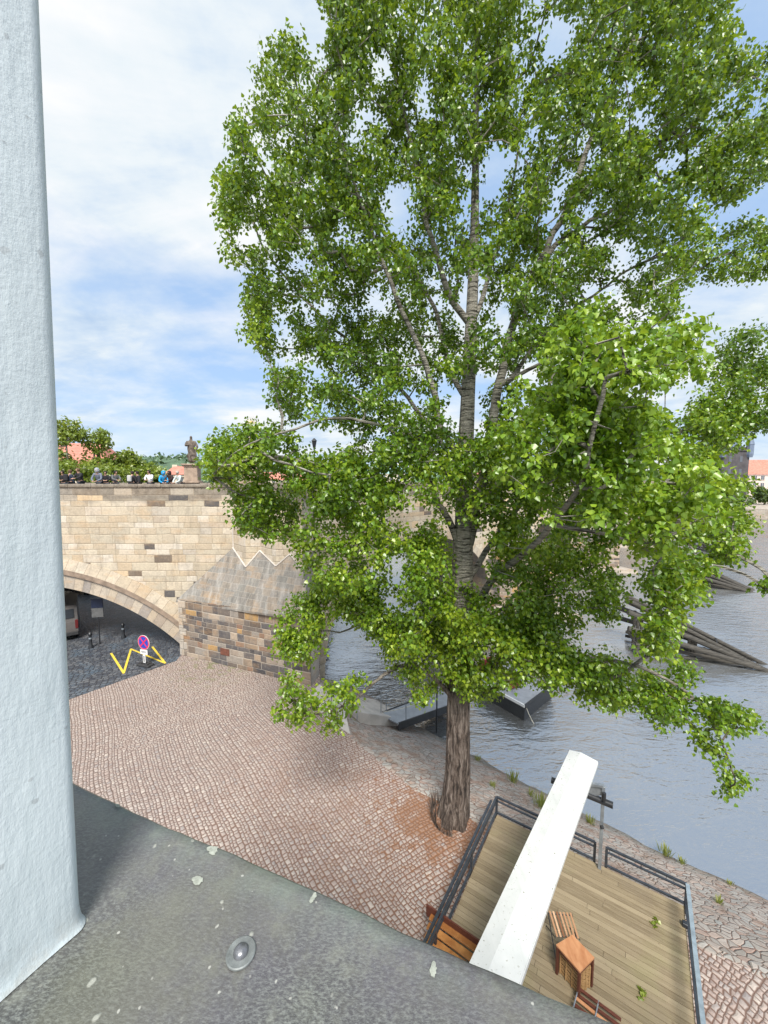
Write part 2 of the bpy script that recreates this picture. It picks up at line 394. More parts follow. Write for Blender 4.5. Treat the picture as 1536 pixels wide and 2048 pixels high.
def mat_planks():
    m, n = newmat('deck_boards'); uv = n('ShaderNodeTexCoord').outputs['UV']
    r = n('ShaderNodeAttribute', attribute_name='rnd').outputs['Fac']
    P = n('ShaderNodeNewGeometry').outputs['Position']
    g = n.noise(n.mapping(uv, scale=(1.2, 26, 1)), 2.0, 6, .65, .4)
    col = n.ramp(r, [(0, (.165, .125, .072)), (.5, (.225, .175, .105)), (1, (.285, .228, .145))])
    col = n.mix(n.step(g, .45, .8), col, (.31, .255, .17)); col = n.mix(n.m('MULTIPLY', n.step(g, .45, .25), .6), col, (.14, .10, .06))
    st = n.noise(P, 1.1, 6, .65); col = n.mix(n.m('MULTIPLY', n.step(st, .5, .7), .45), col, (.17, .135, .095))
    kn = n.noise(uv, 7, 2); col = n.mix(n.m('MULTIPLY', n.step(kn, .70, .75), .6), col, (.10, .06, .035))
    gr = n.step(n.noise(P, .8, 4), .55, .7); col = n.mix(n.m('MULTIPLY', gr, .3), col, (.24, .24, .10))
    setb(n, Base_Color=col, Roughness=.65)
    bump(n, g, .4, .006)
    return m
def mat_wood(name, c0, c1, rough=.5, sc_=(2, 22, 22)):
    m, n = newmat(name); uv = n('ShaderNodeTexCoord').outputs['Object']
    r = n('ShaderNodeAttribute', attribute_name='rnd').outputs['Fac']
    g = n.noise(n.mapping(uv, scale=sc_), 1.5, 6, .6, .5)
    f = n.m('ADD', n.m('MULTIPLY', g, .8), n.m('MULTIPLY', n.m('SUBTRACT', r, .5), .5))
    setb(n, Base_Color=n.ramp(f, [(.25, c0), (.7, c1)]), Roughness=rough)
    bump(n, g, .3, .003)
    return m

M = {}
M['cobble'] = mat_cobble(); M['road'] = mat_road(); M['bank'] = mat_bank(); M['water'] = mat_water(); M['bark'] = mat_bark()
M['plaster'] = mat_plaster(); M['sill'] = mat_sill(); M['planks'] = mat_planks()
cream = [(0, (.49, .43, .33)), (.18, (.56, .49, .38)), (.34, (.48, .41, .31)), (.48, (.60, .54, .45)), (.6, (.52, .45, .34)), (.72, (.50, .40, .28)), (.8, (.57, .50, .40)), (.92, (.47, .42, .35)), (.95, (.60, .46, .30)), (.968, (.085, .08, .08))]
M['wall'] = mat_masonry('bridge_ashlar', cream, .95, .40, (.33, .26, .18), True, jfade=.85)
M['pier'] = mat_masonry('pier_ashlar', [(0, (.08, .075, .08)), (.16, (.23, .185, .15)), (.30, (.045, .043, .05)), (.40, (.31, .25, .20)), (.5, (.14, .115, .10)), (.6, (.38, .23, .09)), (.68, (.09, .085, .09)), (.80, (.38, .32, .26)), (.90, (.22, .13, .09)), (.95, (.27, .24, .21))], .62, .31, (.44, .39, .33), False, .6, .018)
M['roofstone'] = mat_masonry('roof_slabs', [(0, (.18, .175, .16)), (.3, (.22, .21, .195)), (.6, (.175, .168, .155)), (1, (.25, .225, .20))], .62, .36, (.36, .34, .31), False, .3, .012, stain=.8, jfade=.7, bd=.012)
M['arch'] = mat_masonry('arch_stones', [(0, (.43, .36, .27)), (.3, (.48, .41, .32)), (.6, (.40, .33, .24)), (1, (.50, .44, .35))], .62, 3.0, (.26, .2, .14), False, .25, .012, stain=.7)
M['archlow'] = mat_masonry('arch_stones_stained', [(0, (.44, .37, .29)), (.3, (.52, .45, .36)), (.6, (.30, .27, .25)), (1, (.50, .42, .32))], .55, 3.0, (.24, .19, .15), False, .25, .010, stain=1.)
M['soffit'] = mat_masonry('soffit_stones', [(0, (.11, .10, .09)), (.5, (.14, .125, .11)), (1, (.08, .078, .075))], .6, .35, (.1, .09, .08))  # stone colour darkened to deepen the shade inside the arch
M['quay'] = mat_masonry('quay_stones', [(0, (.40, .36, .31)), (.4, (.48, .43, .37)), (.7, (.34, .31, .28)), (1, (.52, .46, .38))], .9, .45, (.25, .22, .18))
M['concrete'] = plain('pale_concrete', (.50, .46, .42), .8, var=.2, scale=1.5, bmp=.3)
M['statue'] = plain('blackened_sandstone', (.13, .105, .085), .85, var=.55, scale=5, bmp=.6, bd=.03)
M['pedestal'] = plain('pedestal_sandstone', (.33, .25, .19), .85, var=.3, scale=3, bmp=.4, bd=.02)
M['palestone'] = plain('pale_carved_stone', (.62, .52, .38), .8, var=.2, scale=4, bmp=.4, bd=.02)
M['gold'] = plain('gilded_metal', (.75, .60, .30), .35, .6)
M['black'] = plain('black_metal', (.022, .024, .028), .4, var=.3)
M['rail'] = plain('anthracite_paint', (.030, .036, .045), .38, var=.3, bmp=.1)
M['railgrey'] = plain('grey_blue_steel', (.20, .25, .29), .4, var=.2)
M['steel'] = plain('galvanised_steel', (.27, .30, .33), .4, .5)
def mat_white():
    m, n = newmat('white_coated_metal'); tc = n('ShaderNodeTexCoord').outputs['Object']
    vo = n('ShaderNodeTexVoronoi', {'Vector': distort(n, tc, 9, .12), 'Scale': 9.})
    rc = n('ShaderNodeSeparateColor', {0: vo.outputs['Color']})
    sz = n.m('MULTIPLY', rc.outputs[1], .14)
    sp = n.m('MULTIPLY', n.m('LESS_THAN', vo.outputs['Distance'], sz), n.m('GREATER_THAN', rc.outputs[0], .2))
    col = n.ramp(n.noise(tc, 2.5, 6, .65), [(.3, (.56, .58, .58)), (.7, (.66, .67, .67))])
    st = n.noise(n.mapping(tc, rot=(0, 0, R(-39)), scale=(6, .6, 1)), 1.6, 5, .6)
    col = n.mix(n.m('MULTIPLY', n.step(st, .5, .8), .35), col, (.40, .42, .40))
    col = n.mix(n.m('MULTIPLY', sp, .8), col, (.16, .16, .12)); col = n.mix(n.m('MULTIPLY', n.step(n.noise(tc, 24, 3, .6), .64, .70), .6), col, (.22, .21, .15))
    setb(n, Base_Color=col, Roughness=.4); return m
M['white'] = mat_white()
M['tan'] = mat_wood('pale_slats', (.40, .22, .12), (.62, .40, .25))
M['redwood'] = mat_wood('red_stained_wood', (.07, .02, .012), (.16, .05, .03))
M['orange'] = mat_wood('orange_stained_boards', (.30, .12, .035), (.60, .30, .10), .45, (3, 3, 20))
M['tabletop'] = mat_wood('tabletop_wood', (.38, .16, .07), (.62, .33, .17), .45, (6, 2, 6))
M['crate'] = mat_wood('crate_wood', (.28, .16, .07), (.50, .32, .15))
M['log'] = mat_wood('weathered_timber', (.018, .017, .015), (.13, .118, .10), .85, (1.5, 1.5, 20))
M['yellow'] = plain('yellow_road_paint', (.72, .52, .06), .6, var=.22, scale=12)
M['signblue'] = plain('sign_blue', (.03, .06, .42), .4, var=.1)
M['signred'] = plain('sign_red', (.65, .03, .10), .4, var=.1)
M['signwhite'] = plain('sign_white', (.75, .75, .75), .45, var=.08)
M['rubber'] = plain('dark_rubber', (.03, .03, .032), .8)
M['van'] = plain('beige_grey_van_paint', (.11, .10, .095), .35, var=.1, bmp=0)
M['glass'] = plain('dark_glass', (.012, .015, .02), .35, var=.1, bmp=0)
M['darkcar'] = plain('black_car_paint', (.015, .015, .018), .2, var=.1, bmp=0)
M['infoblue'] = plain('info_panel_blue', (.008, .014, .04), .5)
M['infogrey'] = plain('info_panel_grey', (.10, .10, .10), .6)
M['boatwhite'] = plain('boat_deck_pale', (.34, .36, .39), .5, var=.15, scale=3)
M['boatdark'] = plain('boat_hull_dark', (.03, .032, .035), .5)
M['red'] = plain('red_vinyl', (.22, .03, .03), .5)
M['rope'] = plain('pale_rope', (.5, .47, .4), .8)
M['leaf'] = mat_leaf('poplar_leaves', (.022, .065, .008), (.125, .245, .014), (.42, .52, .035))
M['leafnear'] = mat_leaf('poplar_leaves_young', (.06, .15, .010), (.19, .33, .018), (.42, .52, .05))
M['leaffar'] = mat_leaf('lime_tree_leaves', (.09, .15, .02), (.20, .27, .035), (.36, .38, .06))
M['leafdark'] = mat_leaf('far_tree_leaves', (.045, .09, .03), (.09, .15, .05), (.15, .21, .07))
M['weed'] = mat_leaf('weed_blades', (.16, .20, .05), (.25, .27, .08), (.40, .36, .15))
M['skin'] = plain('skin', (.45, .27, .19), .6, var=.1)
M['pink'] = plain('pale_pink_plaster', (.62, .52, .48), .8, var=.08, scale=.3)
M['creamwall'] = plain('cream_plaster', (.60, .54, .42), .8, var=.08, scale=.3)
M['redroof'] = plain('red_roof_tiles', (.48, .19, .14), .8, var=.25, scale=1.5, bmp=.5, bd=.05)
M['window'] = plain('window_pane', (.10, .11, .13), .2, var=.1, bmp=0)
M['towerstone'] = plain('dark_tower_stone', (.07, .065, .07), .9, var=.35, scale=.5, bmp=.4, bd=.1)
M['slate'] = plain('blue_slate', (.13, .17, .24), .6, var=.2, scale=1)
M['hill'] = plain('wooded_hill_leaves', (.09, .15, .09), .95, var=.5, scale=.08, bmp=.8, bd=2)
M['earth'] = plain('earth', (.22, .18, .14), .95, var=.3, scale=.5)
M['greenroof'] = plain('copper_green', (.25, .42, .38), .6)

# ------------------------------------------------------------------ world, sun
SUN_EL, SUN_AZ = 52, 178      # azimuth clockwise from +Y: behind the camera, to the right
w = bpy.data.worlds.new('World'); sc.world = w; w.use_nodes = True
t = w.node_tree; t.nodes.clear(); n = NT(t)
sky = n('ShaderNodeTexSky', sky_type='NISHITA'); sky.sun_disc = False
sky.sun_elevation = R(SUN_EL); sky.sun_rotation = R(SUN_AZ); sky.altitude = 200; sky.dust_density = 1.2; sky.air_density = 1.0
tc = n('ShaderNodeTexCoord').outputs['Generated']
sp = n('ShaderNodeSeparateXYZ', {0: tc})
zz = n.m('ADD', n.m('MAXIMUM', sp.outputs[2], 0.), .22)
pv = n('ShaderNodeCombineXYZ', {0: n.m('DIVIDE', sp.outputs[0], zz), 1: n.m('DIVIDE', sp.outputs[1], zz), 2: 3.7}).outputs[0]
c1 = n.noise(n.mapping(pv, loc=(1.4, .55, 0), rot=(0, 0, R(25)), scale=(.8, 1.25, 1)), .85, 7, .55, .35)
c2 = n.noise(n.mapping(pv, loc=(3.1, 8, 0), rot=(0, 0, R(25))), 1.9, 7, .6, .2)
dsum = n.m('ADD', n.m('MULTIPLY', c1, .8), n.m('MULTIPLY', c2, .2))
nrm_ = n('ShaderNodeVectorMath', {0: tc}, operation='NORMALIZE').outputs[0]
for (px, py, sc_x, amp, rad_) in ((230, 500, 1, .10, .32), (380, 650, 1, .08, .20), (1500, 470, 1, .08, .20), (150, 110, 1, -.12, .3), (300, 250, 1, -.12, .25)):
    dd_ = ray(px, py).normalized()
    ds = n('ShaderNodeVectorMath', {0: nrm_, 1: tuple(dd_)}, operation='DISTANCE').outputs['Value']
    dsum = n.m('SUBTRACT', dsum, n.m('MULTIPLY', n.step(ds, rad_, 0.), amp))
dens = n.step(dsum, .38, .52)
c3 = n.noise(n.mapping(pv, loc=(7.3, 2, 1), rot=(0, 0, R(60)), scale=(.7, 1.5, 1)), 1.3, 8, .6, .6)
cl = n.ramp(n.m('ADD', n.m('MULTIPLY', c2, .45), n.m('MULTIPLY', c3, .55)), [(.35, (2.6, 3.6, 5.1)), (.44, (4.0, 4.75, 5.6)), (.51, (5.2, 5.6, 5.85)), (.60, (6.15, 6.15, 6.15))])
blue = n.mix(.8, n.mix(1., sky.outputs[0], (1.0, 1.25, 1.5), 'MULTIPLY'), (2.9, 4.0, 5.6))
lowf = n.step(sp.outputs[2], .20, .0)
skc = n.mix(n.m('MAXIMUM', n.m('MULTIPLY', dens, .96), n.m('MULTIPLY', lowf, .8)), blue, cl)
bg = n('ShaderNodeBackground', {0: skc, 1: .10}); wo = n('ShaderNodeOutputWorld', {0: bg.outputs[0]})
sun = bpy.data.lights.new('sun', 'SUN'); so = bpy.data.objects.new('sun', sun); COL.objects.link(so)
sun.energy = 3.7; sun.angle = R(20); sun.color = (1, .95, .87)
az = R(SUN_AZ); el = R(SUN_EL)
sd = Vector((math.sin(az)*math.cos(el), math.cos(az)*math.cos(el), math.sin(el)))
so.rotation_euler = sd.to_track_quat('Z', 'Y').to_euler()
sc.view_settings.view_transform = 'Standard'; sc.view_settings.look = 'None'; sc.view_settings.exposure = 0.74; sc.view_settings.gamma = 1

# ------------------------------------------------------------------ ground, river, bank
WZ = -2.5
def struct(name, mb, mat, **k): return tag(mb.build(name, mat, **k), kind='structure')
T = [G(640, 1366), G(668, 1386), G(690, 1420), G(700, 1470), G(760, 1520), G(832, 1575), G(905, 1612)]
T += [G(1380, 1878), G(1536, 1948)]; dT = (T[-1]-T[-2]).normalized(); T.append(T[-1]+dT*40)
Wl = [G(632, 1352, WZ), G(700, 1372, WZ), G(765, 1402, WZ), G(815, 1440, WZ), G(870, 1464, WZ), G(960, 1512, WZ), G(1090, 1580, WZ)]
Wl += [G(1330, 1703, WZ), G(1536, 1793, WZ)]; Wl.append(Wl[-1]+dT*40)
def resample(P, n_):
    L = [0]
    for a, b in zip(P, P[1:]): L.append(L[-1]+(b-a).length)
    out = []
    for k in range(n_):
        s_ = L[-1]*(k/(n_-1))**1.6 if False else L[-1]*k/(n_-1)
        i = max(j for j in range(len(L)) if L[j] <= s_+1e-9); i = min(i, len(P)-2)
        f = (s_-L[i])/(L[i+1]-L[i]); out.append(P[i].lerp(P[i+1], f))
    return out
def matched(A, B, per=14):
    a2, b2 = [], []
    for i in range(len(A)-1):
        for k in range(per): a2.append(A[i].lerp(A[i+1], k/per)); b2.append(B[i].lerp(B[i+1], k/per))
    return a2+[A[-1]], b2+[B[-1]]
TA, WA = matched(T, Wl)
mb = MB(); nr = 14; rows = []
for a, b in zip(TA, WA):
    row = []
    for j in range(nr+1):
        f = j/nr; p = a.lerp(b, f)
        p.z = WZ*(f**1.15) if f < 1 else WZ-.25
        if 0 < f < 1:
            nz_ = noise.noise(p*1.4)*.09+noise.noise(p*4)*.035
            p.z += nz_
            p.x += noise.noise(p*.9+Vector((9, 0, 0)))*.12
        if f == 1: p += (b-a).normalized()*(.15+.28*noise.noise(p*1.1))
        row.append(p)
    rows.append(row)
vs = [tuple(p) for r_ in rows for p in r_]; fs = []
for i in range(len(rows)-1):
    for j in range(nr): q = i*(nr+1)+j; fs.append((q, q+1, q+nr+2, q+nr+1))
mb.add(vs, fs); struct('river_bank', mb, M['bank'], smooth=True, angle=80)
# plaza sheet: everything on the land side of the top line, plus the land beyond the bridge
poly = [Vector((p.x, p.y)) for p in T]
land = MB()
ring = [(p.x, p.y, 0) for p in T[::-1]] + [(-4.1, 24, 0), (-5.5, 40, 0), (-22, 120, 0), (-60, 300, 0), (-900, 300, 0), (-900, -200, 0), (60, -200, 0)]
land.face(ring); struct('plaza', land, M['cobble'])
rd_ = MB(); g1, g2 = G(352, 1322), G(125, 1404); g3 = g2+(g2-g1)*2; rd_.face([(g3.x, g3.y, .004), (g2.x, g2.y, .004), (g1.x, g1.y, .004), (-11.8, 22.5, .004), (-12, 32, .004), (-16, 60, .004), (-45, 60, .004)]); struct('road', rd_, M['road'])
wt = MB(); wt.face([(-1500, -600, WZ), (1800, -600, WZ), (1800, 2500, WZ), (-1500, 2500, WZ)]); struct('river', wt, M['water'])
# kerb row along the top of the bank
kb = MB()
kp = [p for p in TA[3*14:]]; acc = [0]
for a, b in zip(kp, kp[1:]): acc.append(acc[-1]+(b-a).length)
q_ = 0.0
while q_ < min(acc[-1], 40):
    l_ = rng.uniform(.38, .7); c_ = q_+l_/2; i = max(k for k in range(len(acc)) if acc[k] <= c_); i = min(i, len(kp)-2)
    f = (c_-acc[i])/(acc[i+1]-acc[i]); p = kp[i].lerp(kp[i+1], min(f, 1)); d_ = (kp[i+1]-kp[i]).normalized()
    kb.box((p.x+rng.uniform(-.02, .02), p.y+rng.uniform(-.02, .02), -.045+rng.uniform(-.012, .02)), (l_-.03, rng.uniform(.17, .24), .12), rz=math.atan2(d_.y, d_.x)+rng.uniform(-.05, .05), bevel=.025)
    q_ += l_
struct('kerb', kb, M['bank'])

# landing stairs by the pier
st = thing('landing_stairs', 'pale stone steps going down to the water beside the bridge pier', 'stairs')
s0 = G(655, 1392, 0); s1 = G(712, 1428, 0); dirs = (G(790, 1428, -1.3)-G(700, 1410, 0)); dirs.z = 0; dirs.normalize()
mb = MB(); cen = (s0+s1)/2; wid = (s1-s0).length
side = (s1-s0).normalized(); dirn = Vector((-side.y, side.x, 0)); dirn = dirn if dirn.dot(dirs) > 0 else -dirn
for k in range(11):
    c = cen+dirn*(.16+.3*k); zt = .03-.17*k
    mb.box((c.x, c.y, (zt-3)/2), (wid, .3, zt+3), rz=math.atan2(side.y, side.x), bevel=.012)
mb.build('step_flight', M['concrete'], st)
for sgn in (-1, 1):
    mb = MB(); e0 = cen+side*sgn*(wid/2+.14); pts = []
    a = e0+dirn*.0+Vector((0, 0, .18)); b = e0+dirn*3.4+Vector((0, 0, -1.75))
    ww = side*.13
    lo = Vector((0, 0, -1.6))
    mb.add([a-ww, a+ww, b+ww, b-ww, a-ww+lo, a+ww+lo, b+ww+lo, b-ww+lo], [(0, 1, 2, 3), (7, 6, 5, 4), (0, 4, 5, 1), (1, 5, 6, 2), (2, 6, 7, 3), (3, 7, 4, 0)])
    mb.build('side_wall', M['concrete'], st)
for px, py in ((714, 1440), (762, 1425)):
    p = G(px, py, -.1); mb = MB(); mb.tube([p, p+Vector((0, 0, .95))], .02, 6); mb.build('handrail_post', M['steel'], st)
# concrete apron beside the bank
ap = MB(); ap.face([G(x_, y_, .006) for x_, y_ in ((640, 1368), (690, 1420), (700, 1468), (655, 1440), (612, 1395))]); struct('apron', ap, M['concrete'])

# ------------------------------------------------------------------ bridge
PT = D(300, 968, 22).z; DZ = PT-.80; BW = 9.2
br = thing('stone_bridge', 'long sandstone arch bridge with a crowd at its parapet', 'bridge', (0, 0, 0))
CXA, CZA, RA = -21.0, -9.02, 13.0
def arc0(s):   # world x -> intrados z
    d = RA*RA-(s-CXA)**2
    return CZA+math.sqrt(d) if d > 0 else None
def wall_seg(a, b, openf, s_lo, s_hi, ringw=.7, first=False):
    a = Vector(a); b = Vector(b); L = (b-a).length; d = (b-a)/L; nf = Vector((d.y, -d.x, 0))   # faces the camera side
    bk = -nf*BW
    ss = sorted(set([0, L, s_lo, s_hi]+[s_lo+(s_hi-s_lo)*k/48 for k in range(49)]))
    def zb(s): return openf(s) if s_lo <= s <= s_hi else -4.
    W_ = MB(); S_ = MB(); B_ = MB()
    for i in range(len(ss)-1):
        u, v = ss[i], ss[i+1]; ins = u >= s_lo-1e-6 and v <= s_hi+1e-6
        z0 = openf(u) if ins else -4.; z1 = openf(v) if ins else -4.
        for off in (Vector((0, 0, 0)), bk):
            p, q = a+d*u+off, a+d*v+off
            quad = [(p.x, p.y, z0), (q.x, q.y, z1), (q.x, q.y, PT-.2), (p.x, p.y, PT-.2)]
            uv = [(u, z0), (v, z1), (v, PT-.2), (u, PT-.2)]
            if off.length: quad = quad[::-1]; uv = uv[::-1]
            (B_ if off.length else W_).face(quad, uv)
        if ins:
            p, q = a+d*u, a+d*v; e = p+bk; g = q+bk
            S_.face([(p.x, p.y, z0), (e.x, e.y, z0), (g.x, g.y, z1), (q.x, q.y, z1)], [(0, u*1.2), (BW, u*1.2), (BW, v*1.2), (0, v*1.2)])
    for s_ in (s_lo, s_hi):
        p = a+d*s_; e = p+bk; z0 = openf(s_)
        if z0 > -3.9:
            f = [(p.x, p.y, -4), (e.x, e.y, -4), (e.x, e.y, z0), (p.x, p.y, z0)]
            S_.face(f if s_ == s_lo else f[::-1])
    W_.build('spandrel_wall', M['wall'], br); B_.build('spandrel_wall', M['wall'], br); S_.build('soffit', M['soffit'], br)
    # deck and inner parapet faces
    K = MB(); i0 = a-nf*.45; i1 = b-nf*.45; j0 = a+bk+nf*.45; j1 = b+bk+nf*.45
    K.face([(i0.x, i0.y, DZ), (i1.x, i1.y, DZ), (j1.x, j1.y, DZ), (j0.x, j0.y, DZ)]); K.build('deck', M['cobble'], br)
    K = MB()
    for (p0, p1, q0, q1) in ((a, b, i0, i1), (j0, j1, a+bk, b+bk)):
        inner = (q0, q1) if p0 is a else (p0, p1)
        K.face([(inner[0].x, inner[0].y, DZ-.1), (inner[1].x, inner[1].y, DZ-.1), (inner[1].x, inner[1].y, PT-.2), (inner[0].x, inner[0].y, PT-.2)])
    # coping stones
    nst = max(1, round(L/1.35)); 
    for base in (nf*.04, bk+nf*.49):
        for k in range(nst):
            l = L/nst; c = a+d*(l*(k+.5))+base-nf*.265
            K.box((c.x, c.y, PT-.1), (l-.012, .58, .2), rz=math.atan2(d.y, d.x), bevel=.02)
    K.build('parapet', M['wall'], br)
    return a, d, nf, L
# land span (vertical plane Y=22)
XA = -46.; XB = -8.74
def of0(s):
    z = arc0(XA+s); return max(z, -.3) if z is not None else -.3
wall_seg((XA, 22, 0), (XB, 22, 0), of0, (-30.27)-XA, (-11.70)-XA)
def ring0(r0, r1, y0, y1, name, mat, topslope=False):
    mb = MB(); n_ = 60; aa = [math.pi*.255+(math.pi-2*math.pi*.255)*k/n_ for k in range(n_+1)]
    for k in range(n_):
        t0, t1 = aa[k], aa[k+1]
        def P(t_, r_, y_): return (CXA+r_*math.cos(t_), y_, CZA+r_*math.sin(t_))
        l0, l1 = t0*14, t1*14
        mb.face([P(t0, r0, y0), P(t0, r1, y1), P(t1, r1, y1), P(t1, r0, y0)], [(l0, .5), (l0, 1.2), (l1, 1.2), (l1, .5)])
        mb.face([P(t0, r1, y1), P(t0, r1, 22.05), P(t1, r1, 22.05), P(t1, r1, y1)], [(l0, 1.2), (l0, 1.6), (l1, 1.6), (l1, 1.2)])
        mb.face([P(t0, r0, 22.25), P(t0, r0, y0), P(t1, r0, y0), P(t1, r0, 22.25)], [(l0, .2), (l0, .5), (l1, .5), (l1, .2)])
    for t_, s_ in ((aa[0], 1), (aa[-1], -1)):
        f = [P(t_, r0, 22.25), P(t_, r1, 22.05), P(t_, r1, y1), P(t_, r0, y0)]; mb.face(f[::s_])
    mb.build(name, mat, br)
ring0(13.0, 13.80, 21.90, 21.90, 'arch_ring', M['archlow'])
ring0(13.80, 14.12, 21.78, 21.70, 'arch_moulding', M['pedestal'])
ring0(14.12, 14.68, 21.70, 21.93, 'arch_hood', M['arch'])
# river spans
FR = [(-4.2, 23.2, 0), (12.5, 38.6, 0), (28.5, 55.5, 0), (46, 74, 0), (64, 92, 0), (82, 110, 0), (101, 128, 0), (118, 144, 0)]
FR = [Vector(p) for p in FR]
# deck of the first bay joins the two directions
for i in range(len(FR)-1):
    a, b = FR[i], FR[i+1]; L = (b-a).length; lo = .6 if i == 0 else 3.0; hi = L-3.0
    c_ = (lo+hi)/2; hw = (hi-lo)/2
    of = lambda s, c_=c_, hw=hw: -1.6+7.0*math.sqrt(max(0, 1-((s-c_)/hw)**2))
    a, d, nf, L = wall_seg(a, b, of, lo, hi)
    mb = MB(); n_ = 40
    for k in range(n_):
        q = []
        for kk in (k, k+1):
            th = math.pi*kk/n_; cx, cz = math.cos(th), math.sin(th)
            pin = (c_-hw*cx, -1.6+7.0*cz); pout = (c_-(hw+.65)*cx, -1.6+7.65*cz)
            q.append((pin, pout))
        def P3(pt, off): w_ = a+d*pt[0]+nf*off; return (w_.x, w_.y, pt[1])
        (i0, o0), (i1, o1) = q; l0, l1 = k*.62, (k+1)*.62
        mb.face([P3(i0, .08), P3(i1, .08), P3(o1, .08), P3(o0, .08)], [(l0, .5), (l1, .5), (l1, 1.2), (l0, 1.2)])
        mb.face([P3(o0, .08), P3(o1, .08), P3(o1, -.05), P3(o0, -.05)])
        mb.face([P3(i1, .08), P3(i0, .08), P3(i0, -.05), P3(i1, -.05)])
    mb.build('arch_ring', M['arch'], br)
# piers in the river: pointed cutwater with hipped stone cap, and a bay carrying the statues
for i in range(1, len(FR)-1):
    p = FR[i]; d = (FR[i+1]-FR[i-1]).normalized(); nf = Vector((d.y, -d.x, 0)); 
    mb = MB(); base = [p-d*2.9-nf*.6, p-d*2.9+nf*.9, p+nf*5.2, p+d*2.9+nf*.9, p+d*2.9-nf*.6]
    mb.prism([(q.x, q.y) for q in base], -4, 3.1); pr = mb.build('pier', M['pier'], br)
    mb = MB(); e = [p-d*3.05-nf*.3, p-d*3.05+nf*.95, p+nf*5.45, p+d*3.05+nf*.95, p+d*3.05-nf*.3]; e = [Vector((q.x, q.y, 3.1)) for q in e]
    tp = [Vector((q.x, q.y, 6.3)) for q in (p-d*1.6+nf*.25, p+d*1.6+nf*.25)]
    mb.add([*e, *tp], [(0, 1, 5), (1, 2, 5), (5, 2, 6), (2, 3, 6), (3, 4, 6), (4, 3, 2, 1, 0)]); mb.build('pier_roof', M['roofstone'], pr)
    mb = MB(); q = [p-d*2.2-nf*.2, p-d*1.4+nf*.7, p+d*1.4+nf*.7, p+d*2.2-nf*.2]; mb.prism([(s_.x, s_.y) for s_ in q], 5.2, PT+.006); mb.build('bay', M['wall'], pr)
    mb = MB(); c = p+nf*2.2; mb.prism([((p-d*4+nf*.6).x, (p-d*4+nf*.6).y), ((p+nf*7.4).x, (p+nf*7.4).y), ((p+d*4+nf*.6).x, (p+d*4+nf*.6).y)], WZ-1.5, WZ+.45); mb.build('pier_footing', M['quay'], pr)
# first pier, on the quay
pA = G(362, 1309); pB = G(622, 1372)
pA.z = pB.z = 0; pC = Vector((-4.35, 23.3, 0)); pW = Vector((pA.x, 22.3, 0))
EV = 3.2
mb = MB(); mb.prism([(pA.x, pA.y), (pB.x, pB.y), (pC.x, pC.y), (-9, 24, 0)[:2], (pW.x, pW.y)], -3.2, [EV, EV+.3, EV+.3, EV+.1, EV])
pr = mb.build('pier', M['pier'], br)
# corner quoins of paler stone
mb = MB()
for k in range(8):
    l = .55 if k % 2 else .32; dd = (pB-pA).normalized(); nn = Vector((dd.y, -dd.x, 0))
    c = pA+dd*(l/2-.02)+nn*.012
    mb.box((c.x, c.y, .2+k*.4), (l, .06, .38), rz=math.atan2(dd.y, dd.x), bevel=.01)
mb.build('quoin', M['quay'], pr)
eA = D(355, 1200, 21.75); eB = G(612, 1224, eA.z)
eB = Vector((pB.x+.05, pB.y-.22, eA.z+.36)); eC = Vector((pC.x+.5, pC.y-.6, eA.z+.36))
od_ = (pB-pA); od_.z = 0; od_.normalize(); on_ = Vector((od_.y, -od_.x, 0)); eA += on_*.10; eB += on_*.10+od_*.08
b0 = Vector((XB, 21.97, D(463, 1095, 22).z))
pn = (eB-eA).cross(b0-eA).normalized()
def onroof(px, py):
    d_ = ray(px, py); o_ = Vector((0, 0, CAMZ)); t_ = (eA-o_).dot(pn)/d_.dot(pn); return o_+d_*t_
tops = [b0, onroof(492, 1134), onroof(520, 1101), onroof(552, 1132), onroof(580, 1108), onroof(606, 1140)]
b1, b2 = tops[2], tops[4]
b3 = Vector((-4.3, 23.4, tops[-1].z+.4))
dn = Vector((0, -1, 0)); th = Vector((0, 0, -.10))
mb = MB()
mb.add([eA]+tops+[eB, eC, b3], [(0, 7, 6, 5, 4, 3, 2, 1), (6, 7, 9), (7, 8, 9)])
mb.add([eA, eB, eC, eA+th, eB+th, eC+th, Vector((pW.x, 22, EV)), Vector((pC.x, pC.y, EV))], [(3, 4, 1, 0), (4, 5, 2, 1), (3, 6, 7, 5, 4)])
mb.build('pier_roof', M['roofstone'], pr)
# mortar fillets along the zigzag
mb = MB()
for p, q in zip(tops, tops[1:]): mb.tube([p+dn*.03, q+dn*.03], .045, 6)
mb.build('mortar_fillet', M['concrete'], pr)
# bay wall rising from the cap to the parapet
mb = MB(); q = [(t_.x, t_.y+.02) for t_ in tops]+[(b3.x, b3.y), (-5.5, 26.5), (XB, 26)]
mb.prism(q, 3.4, PT-.2); mb.build('bay', M['wall'], pr)
mb = MB(); tt = [tops[0], tops[1], tops[3], tops[5], b3]
mb.prism([(t_.x, t_.y-.03) for t_ in tt]+[(b3.x-.5, b3.y+.3), (-8, 22.7)], PT-.2, PT+.002)
mb.build('parapet', M['wall'], pr)
mb = MB(); mb.tube([(b0.x+.03, b0.y-.02, b0.z), (b0.x+.03, b0.y-.02, PT-.2)], .035, 6); mb.build('corner_joint', M['concrete'], pr)
# drain pipe / iron at right edge of pier
# small flags: rust coloured plate
mb = MB(); dd = (pB-pA).normalized(); nn = Vector((dd.y, -dd.x, 0)); c = G(450, 1334)
c = pA+dd*((G(452, 1330)-pA).dot(dd)); mb.box((c.x+nn.x*.012, c.y+nn.y*.012, .75), (.62, .03, .36), rz=math.atan2(dd.y, dd.x)); mb.build('rust_plate', plain('rust_brown_stone', (.15, .055, .035), .8), pr)
